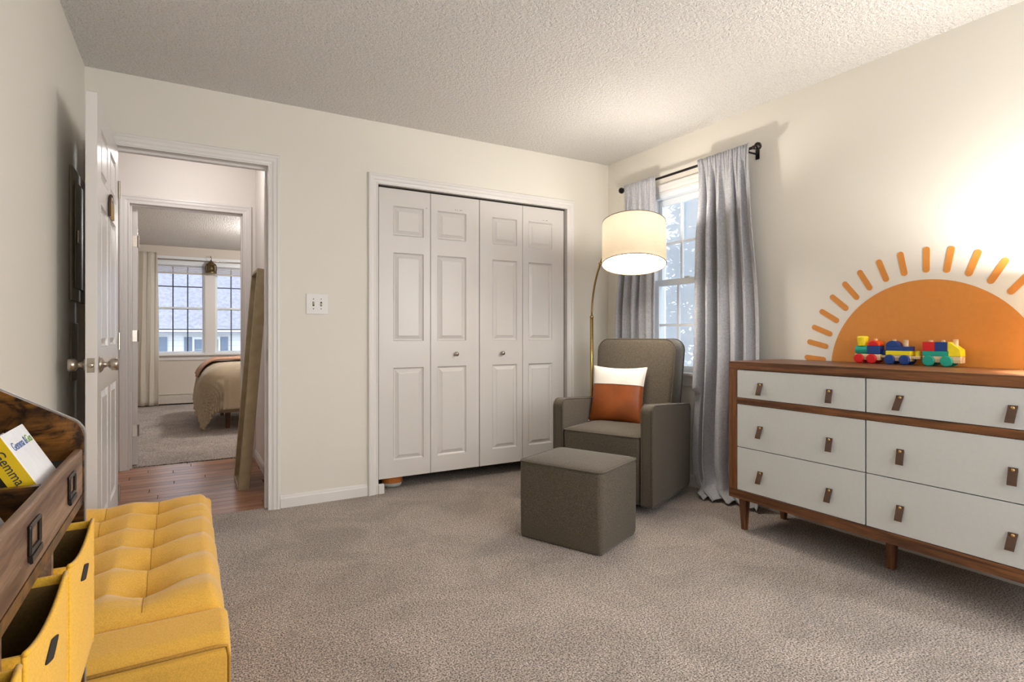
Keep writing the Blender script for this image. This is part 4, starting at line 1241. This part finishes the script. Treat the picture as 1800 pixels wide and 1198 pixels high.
for lx in (X0 + 0.05, X1 - 0.05):
    for ly in (Y0 + 0.06, Y1 - 0.06):
        obj('leg', MB().lathe([(0.018, 0.0), (0.022, 0.046)], 12, (lx, ly, 0)), M['dark'], bn)

# ------------------------------------------------------------------ book shelf with fabric bins (near left)
SXB, SXF = -0.4425, -0.153
SY = [0.465, 0.71, 0.955, 1.20]
bs = thing('storage_bookcase', 'rustic brown bookcase with book bin and yellow fabric bins', 'bookcase', (-0.30, 0.83, 0))
def side_prof():
    return rounded_poly([(SXB, 0.0), (SXF + 0.002, 0.0), (SXF + 0.002, 0.898), (SXB, 1.069)], [0, 0, 0.035, 0.02], 7)
for i, y_ in enumerate(SY):
    if i in (0, 3):
        s = obj('side_panel', MB().prism(side_prof(), 'y', y_, y_ + 0.016), M['shelf_wood'], bs, bevel=0.001, seg=1)
        ep_ = [(x_, y_ + 0.008, z_) for x_, z_ in side_prof() if z_ > 0.2]
        obj('edge_highlight', MB().prism([(x_, z_) for x_, z_ in rounded_poly([(SXF + 0.0005, 0.45), (SXF + 0.0032, 0.45), (SXF + 0.0032, 0.899), (SXB, 1.0705), (SXB, 1.068), (SXF + 0.0005, 0.897)], [0, 0, 0.035, 0, 0, 0.034], 7)], 'y', y_ + 0.009, y_ + 0.0165), M['shelf_highlight'], s)  # pale strip painted in as the highlight on the panel edge
    else:
        obj('divider', box(SXB, y_ - 0.006, 0.05, SXF - 0.014, y_ + 0.006, 0.855), M['shelf_wood'], bs)
        obj('divider_edge', box(SXF - 0.0139, y_ - 0.006, 0.05, SXF - 0.001, y_ + 0.006, 0.777), M['shelf_rail'], bs)
obj('front_rail', box(SXF - 0.012, SY[0] + 0.0162, 0.780, SXF, SY[3] - 0.0002, 0.858), M['shelf_rail'], bs, bevel=0.002, seg=1)
obj('bin_floor', box(SXB, SY[0] + 0.0162, 0.764, SXF, SY[3] - 0.0002, 0.7795), M['shelf_wood'], bs)
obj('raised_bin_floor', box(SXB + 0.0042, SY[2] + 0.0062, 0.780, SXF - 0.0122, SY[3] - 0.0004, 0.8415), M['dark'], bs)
obj('back_panel', box(SXB - 0.004, SY[0] + 0.0162, 0.03, SXB + 0.004, SY[3] - 0.0002, 1.06), M['shelf_wood'], bs)
obj('lower_shelf', box(SXB, SY[0] + 0.0162, 0.515, SXF, SY[3] - 0.0002, 0.531), M['shelf_wood'], bs)
obj('bottom_shelf', box(SXB, SY[0] + 0.0162, 0.05, SXF, SY[3] - 0.0002, 0.066), M['shelf_wood'], bs)
for k in range(3):
    yc = (SY[k] + SY[k + 1]) / 2 + 0.006
    hf_ = obj('label_holder', holed([yc - 0.027, yc - 0.022, yc + 0.022, yc + 0.027], [0.806, 0.811, 0.835, 0.840], lambda i, j: not (i == 1 and j == 1), SXF + 0.0003, SXF + 0.004, 'x'), M['iron'], bs, bevel=0.0012, seg=1)
    obj('finger_pull', MB().prism([(SXF + 0.0003, 0.8058), (SXF + 0.0048, 0.8058), (SXF + 0.0052, 0.798), (SXF + 0.0030, 0.797), (SXF + 0.0003, 0.800)], 'y', yc - 0.026, yc + 0.026), M['iron'], hf_)
# yellow fabric bins
def fabric_bin(y0, y1, label):
    b = thing('fabric_bin', label, 'bin', (-0.29, (y0 + y1) / 2, 0.531), group='yellow fabric bins in the bookcase')
    xf, xb, z0, z1 = -0.139, -0.425, 0.5315, 0.738
    ym = (y0 + y1) / 2
    def sag(y_): 
        t = (y_ - ym) / (y1 - ym)
        return 0.016 * (1 - t * t)
    # unbroken front wall; a dark plate below stands for the shaded handle opening
    ys = [y0 + (y1 - y0) * k / 12 for k in range(13)]
    sl0, sl1 = ym - 0.034, ym + 0.034
    slots = []
    def front(u, v):
        y_ = y0 + (y1 - y0) * u
        top = z1 - sag(y_)
        return (xf + 0.004 * math.sin(PI * u) * math.sin(PI * v) , y_, z0 + (top - z0) * v)
    obj('front', MB().grid(24, 20, front), M['yellow_bin'], b, smooth=True, solid=0.004, fix=False)
    sm = MB(); ring = []
    for k in range(28):
        a = 2 * PI * k / 28
        yy = ym + 0.036 * math.cos(a); zz = 0.689 + 0.011 * math.sin(a) * (1 - 0.62 * abs(math.cos(a)))
        top = z1 - sag(yy)
        p = front((yy - y0) / (y1 - y0), (zz - z0) / (top - z0))
        ring.append((p[0] + 0.0028, yy, zz))
    sm.v = ring; sm.f = [tuple(range(28))]
    obj('handle_slot_shade', sm, M['dark'], b, solid=0.001)  # dark plate: shade inside the handle opening, put into the colour
    for nm, ya, yb in (('side', y0, y0 + 0.004), ('side', y1 - 0.004, y1)):
        obj(nm, box(xb, ya, z0, xf - 0.002, yb, z1 - 0.001), M['yellow_bin'], b)
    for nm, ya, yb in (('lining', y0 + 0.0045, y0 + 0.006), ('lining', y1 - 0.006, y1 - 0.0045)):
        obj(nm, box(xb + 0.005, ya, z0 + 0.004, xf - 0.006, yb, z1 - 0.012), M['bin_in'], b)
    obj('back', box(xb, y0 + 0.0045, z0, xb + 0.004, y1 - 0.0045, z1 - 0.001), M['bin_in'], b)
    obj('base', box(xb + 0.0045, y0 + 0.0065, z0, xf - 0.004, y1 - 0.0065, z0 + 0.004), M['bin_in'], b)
    obj('hem', MB().tube([(xf + 0.001, y_, z1 - sag(y_)) for y_ in ys], 0.0032, 6), M['yellow_bin'], b, smooth=True)
    obj('corner_seam', MB().tube([(xf + 0.001, y1 - 0.001, z0), (xf + 0.001, y1 - 0.001, z1)], 0.0025, 6), M['yellow_bin'], b)
    return b
fabric_bin(0.966, 1.188, 'yellow fabric bin nearest the mustard bench')
fabric_bin(0.722, 0.944, 'yellow fabric bin cut off by the left edge')
fabric_bin(0.486, 0.700, 'yellow fabric bin at the near end of the bookcase')
# books
def text_mesh(name, body, size, mat, parent, mtx):
    c = bpy.data.curves.new(name, 'FONT'); c.body = body; c.size = size; c.extrude = 0.0002
    c.align_x = 'CENTER'; c.align_y = 'CENTER'
    tmp = bpy.data.objects.new('tmp_text', c); COL.objects.link(tmp)
    dg = bpy.context.evaluated_depsgraph_get()
    me = bpy.data.meshes.new_from_object(tmp.evaluated_get(dg))
    bpy.data.objects.remove(tmp)
    me.transform(mtx)
    me.materials.clear(); me.materials.append(mat)
    o = bpy.data.objects.new(name, me); COL.objects.link(o); o.parent = parent
    return o
# local frame of a leaning book: x = out of the cover, y = along the cover width, z = up the spine
lean = R(-29)
b1 = thing('board_book', 'white board book with yellow spine in the bookcase bin', 'book', (-0.1690, 0.978, 0.8430), (0, lean, 0))
BWd, BHt, BTh = 0.116, 0.088, 0.026
obj('cover', box(-0.002, 0, 0, 0, BWd, BHt), M['book_white'], b1, space='local', bevel=0.0008, seg=1)
obj('back_cover', box(-BTh, 0, 0, -BTh + 0.002, BWd, BHt), M['book_white'], b1, space='local')
obj('spine', box(-BTh, -0.0022, 0, -0.0005, -0.0002, BHt), M['book_yellow'], b1, space='local')
obj('page_block', box(-BTh + 0.0022, 0.0002, 0.002, -0.0022, BWd - 0.003, BHt - 0.002), M['page'], b1, space='local')
# spine lettering reads downwards
ms = Matrix(((0, 1, 0, -BTh / 2), (0, 0, -1, -0.0026), (-1, 0, 0, 0.080), (0, 0, 0, 1)))
ms = Matrix(((0, 1, 0, -BTh / 2 - 0.000), (0, 0, -1, -0.0025), (-1, 0, 0, 0.045), (0, 0, 0, 1)))
text_mesh('spine_title', 'Gemma', 0.0160, M['book_navy'], b1, ms)
mc = Matrix(((0, 0, 1, 0.0003), (1, 0, 0, 0.046), (0, 1, 0, BHt - 0.022), (0, 0, 0, 1)))
text_mesh('cover_title', 'Gemma &', 0.0175, M['book_blue'], b1, mc)
mc2 = Matrix(((0, 0, 1, 0.0003), (1, 0, 0, 0.096), (0, 1, 0, BHt - 0.022), (0, 0, 0, 1)))
text_mesh('cover_title_end', 'Gus', 0.0175, M['book_green'], b1, mc2)
b2 = thing('board_book', 'white book with red and green cover in the nearer bookcase bin', 'book', (-0.1680, 0.785, 0.7810), (0, lean, 0))
obj('cover', box(-0.002, 0, 0, 0, 0.12, 0.09), M['book_white'], b2, space='local')
obj('red_patch', MB().lathe([(0.0, 0.0), (0.016, 0.0), (0.016, 0.0006), (0, 0.0006)], 16, (0, 0.092, 0.066), 'x'), M['book_red'], b2, space='local')
obj('green_patch', MB().lathe([(0.0, 0.0), (0.014, 0.0), (0.014, 0.0005), (0, 0.0005)], 16, (0, 0.085, 0.045), 'x'), M['bag_green'], b2, space='local')
obj('back_cover', box(-0.018, 0, 0, -0.016, 0.12, 0.09), M['book_white'], b2, space='local')
obj('spine', box(-0.018, -0.002, 0, 0, -0.0002, 0.09), M['book_white'], b2, space='local')
obj('page_block', box(-0.0158, 0.0002, 0.002, -0.0022, 0.117, 0.088), M['page'], b2, space='local')

# ------------------------------------------------------------------ outside
GZ = -2.9
HZ = 0.27
struct('ground', box(-40, -20, GZ - 0.2, 60, 70, GZ), M['lawn'])
hs = thing('neighbour_house', 'white sided house with grey roof seen through the bedroom window', 'building', (-1.5, 24, GZ))
EY = 22.0
obj('wall', box(-9, EY, GZ, 6, EY + 8, 0.82 + HZ), M['siding'], hs)
obj('roof', MB().prism([(EY - 0.35, 0.80 + HZ), (EY - 0.35, 0.92 + HZ), (EY + 4, 5.2), (EY + 8.35, 0.92 + HZ), (EY + 8.35, 0.80 + HZ), (EY + 4, 5.05)], 'x', -9.4, 6.4), M['roof'], hs)
obj('gutter', box(-9.4, EY - 0.45, 0.82 + HZ, 6.4, EY - 0.352, 0.93 + HZ), M['siding'], hs)
def far_window(xc):
    w = obj('window', holed([xc - 0.42, xc - 0.36, xc + 0.36, xc + 0.42], [-0.60, -0.54, 0.84, 0.92], lambda i, j: not (i == 1 and j == 1), EY - 0.06, EY - 0.002, 'y'), M['vinyl'], hs)
    for q in (0, 1):
        for k in range(3):
            for j in range(2):
                xa = xc - 0.36 + 0.72 * k / 3; za = -0.54 + 1.38 * (q / 2) + 1.38 / 4 * j
                obj('pane', box(xa + 0.014, EY - 0.03, za + 0.014, xa + 0.72 / 3 - 0.014, EY - 0.004, za + 1.38 / 4 - 0.014), M['far_glass'], w)
    for s_ in (-1, 1):
        xa = xc + s_ * 0.55
        obj('shutter', box(xa - 0.11, EY - 0.05, -0.60, xa + 0.11, EY - 0.003, 0.92), M['shutter'], hs)
for xc in (-3.0, -1.21, 0.60, 2.4):
    far_window(xc)
# trees beyond the right window
def conifer(x, y, h, rad, label, seed):
    rnd = random.Random(seed)
    t = thing('pine_tree', label, 'tree', (x, y, GZ), group=None)
    obj('trunk', MB().tube([(0, 0, 0), (0.05, 0.02, h * 0.5), (0.0, 0.0, h)], [0.22, 0.14, 0.03], 8), M['bark'], t, space='local', smooth=True)
    mb = MB()
    for k in range(3200):
        z = h * (0.12 + 0.86 * rnd.random() ** 0.9)
        rr = rad * (1 - (z / h) ** 1.4) + 0.15
        a = rnd.random() * 2 * PI; r = rr * math.sqrt(rnd.random())
        c = Vector((r * math.cos(a), r * math.sin(a), z - 0.25 * r))
        d = Vector((math.cos(a) + rnd.uniform(-.6, .6), math.sin(a) + rnd.uniform(-.6, .6), rnd.uniform(-0.9, 0.9))).normalized()
        s_ = Vector((-math.sin(a), math.cos(a), rnd.uniform(-1.2, 1.2))).normalized()
        L = rnd.uniform(0.3, 0.6); w = rnd.uniform(0.05, 0.13)
        o_ = len(mb.v)
        mb.v += [tuple(c - d * L * 0.5), tuple(c + s_ * w), tuple(c + d * L * 0.5), tuple(c - s_ * w)]
        mb.f.append((o_, o_ + 1, o_ + 2, o_ + 3))
    f = obj('foliage', mb, M['needles'], t, space='local', fix=False)
    f['kind'] = 'stuff'
    for k in range(7):
        z = h * (0.25 + 0.09 * k); a = rnd.random() * 6.28; L = rad * (1 - z / h) + 0.4
        obj('branch', MB().tube([(0, 0, z), (L * math.cos(a), L * math.sin(a), z - 0.2)], [0.05, 0.015], 6), M['bark'], t, space='local')
TREES = [(9.6, 11.4, 11.0, 2.0, 'tall pine outside the curtained window, left in the front row'),
         (11.6, 7.8, 11.5, 2.0, 'tall pine outside the curtained window, right in the front row'),
         (14.0, 11.8, 13.0, 2.2, 'tall pine in the second row outside the curtained window'),
         (14.2, 17.0, 13.5, 2.2, 'pine leftmost in the second row outside the curtained window'),
         (18.6, 16.4, 15.5, 2.4, 'pine in the third row outside the curtained window'),
         (19.8, 11.8, 15.0, 2.4, 'pine rightmost in the third row outside the curtained window'),
         (23.4, 20.4, 17.5, 2.6, 'furthest pine outside the curtained window'),
         (19.0, 25.8, 17.0, 2.6, 'pine at the back left outside the curtained window'),
         (25.6, 15.6, 17.0, 2.6, 'pine at the back right outside the curtained window')]
for i_, (tx_, ty_, th_, tr_, tl_) in enumerate(TREES):
    conifer(tx_, ty_, th_, tr_, tl_, i_ + 1)
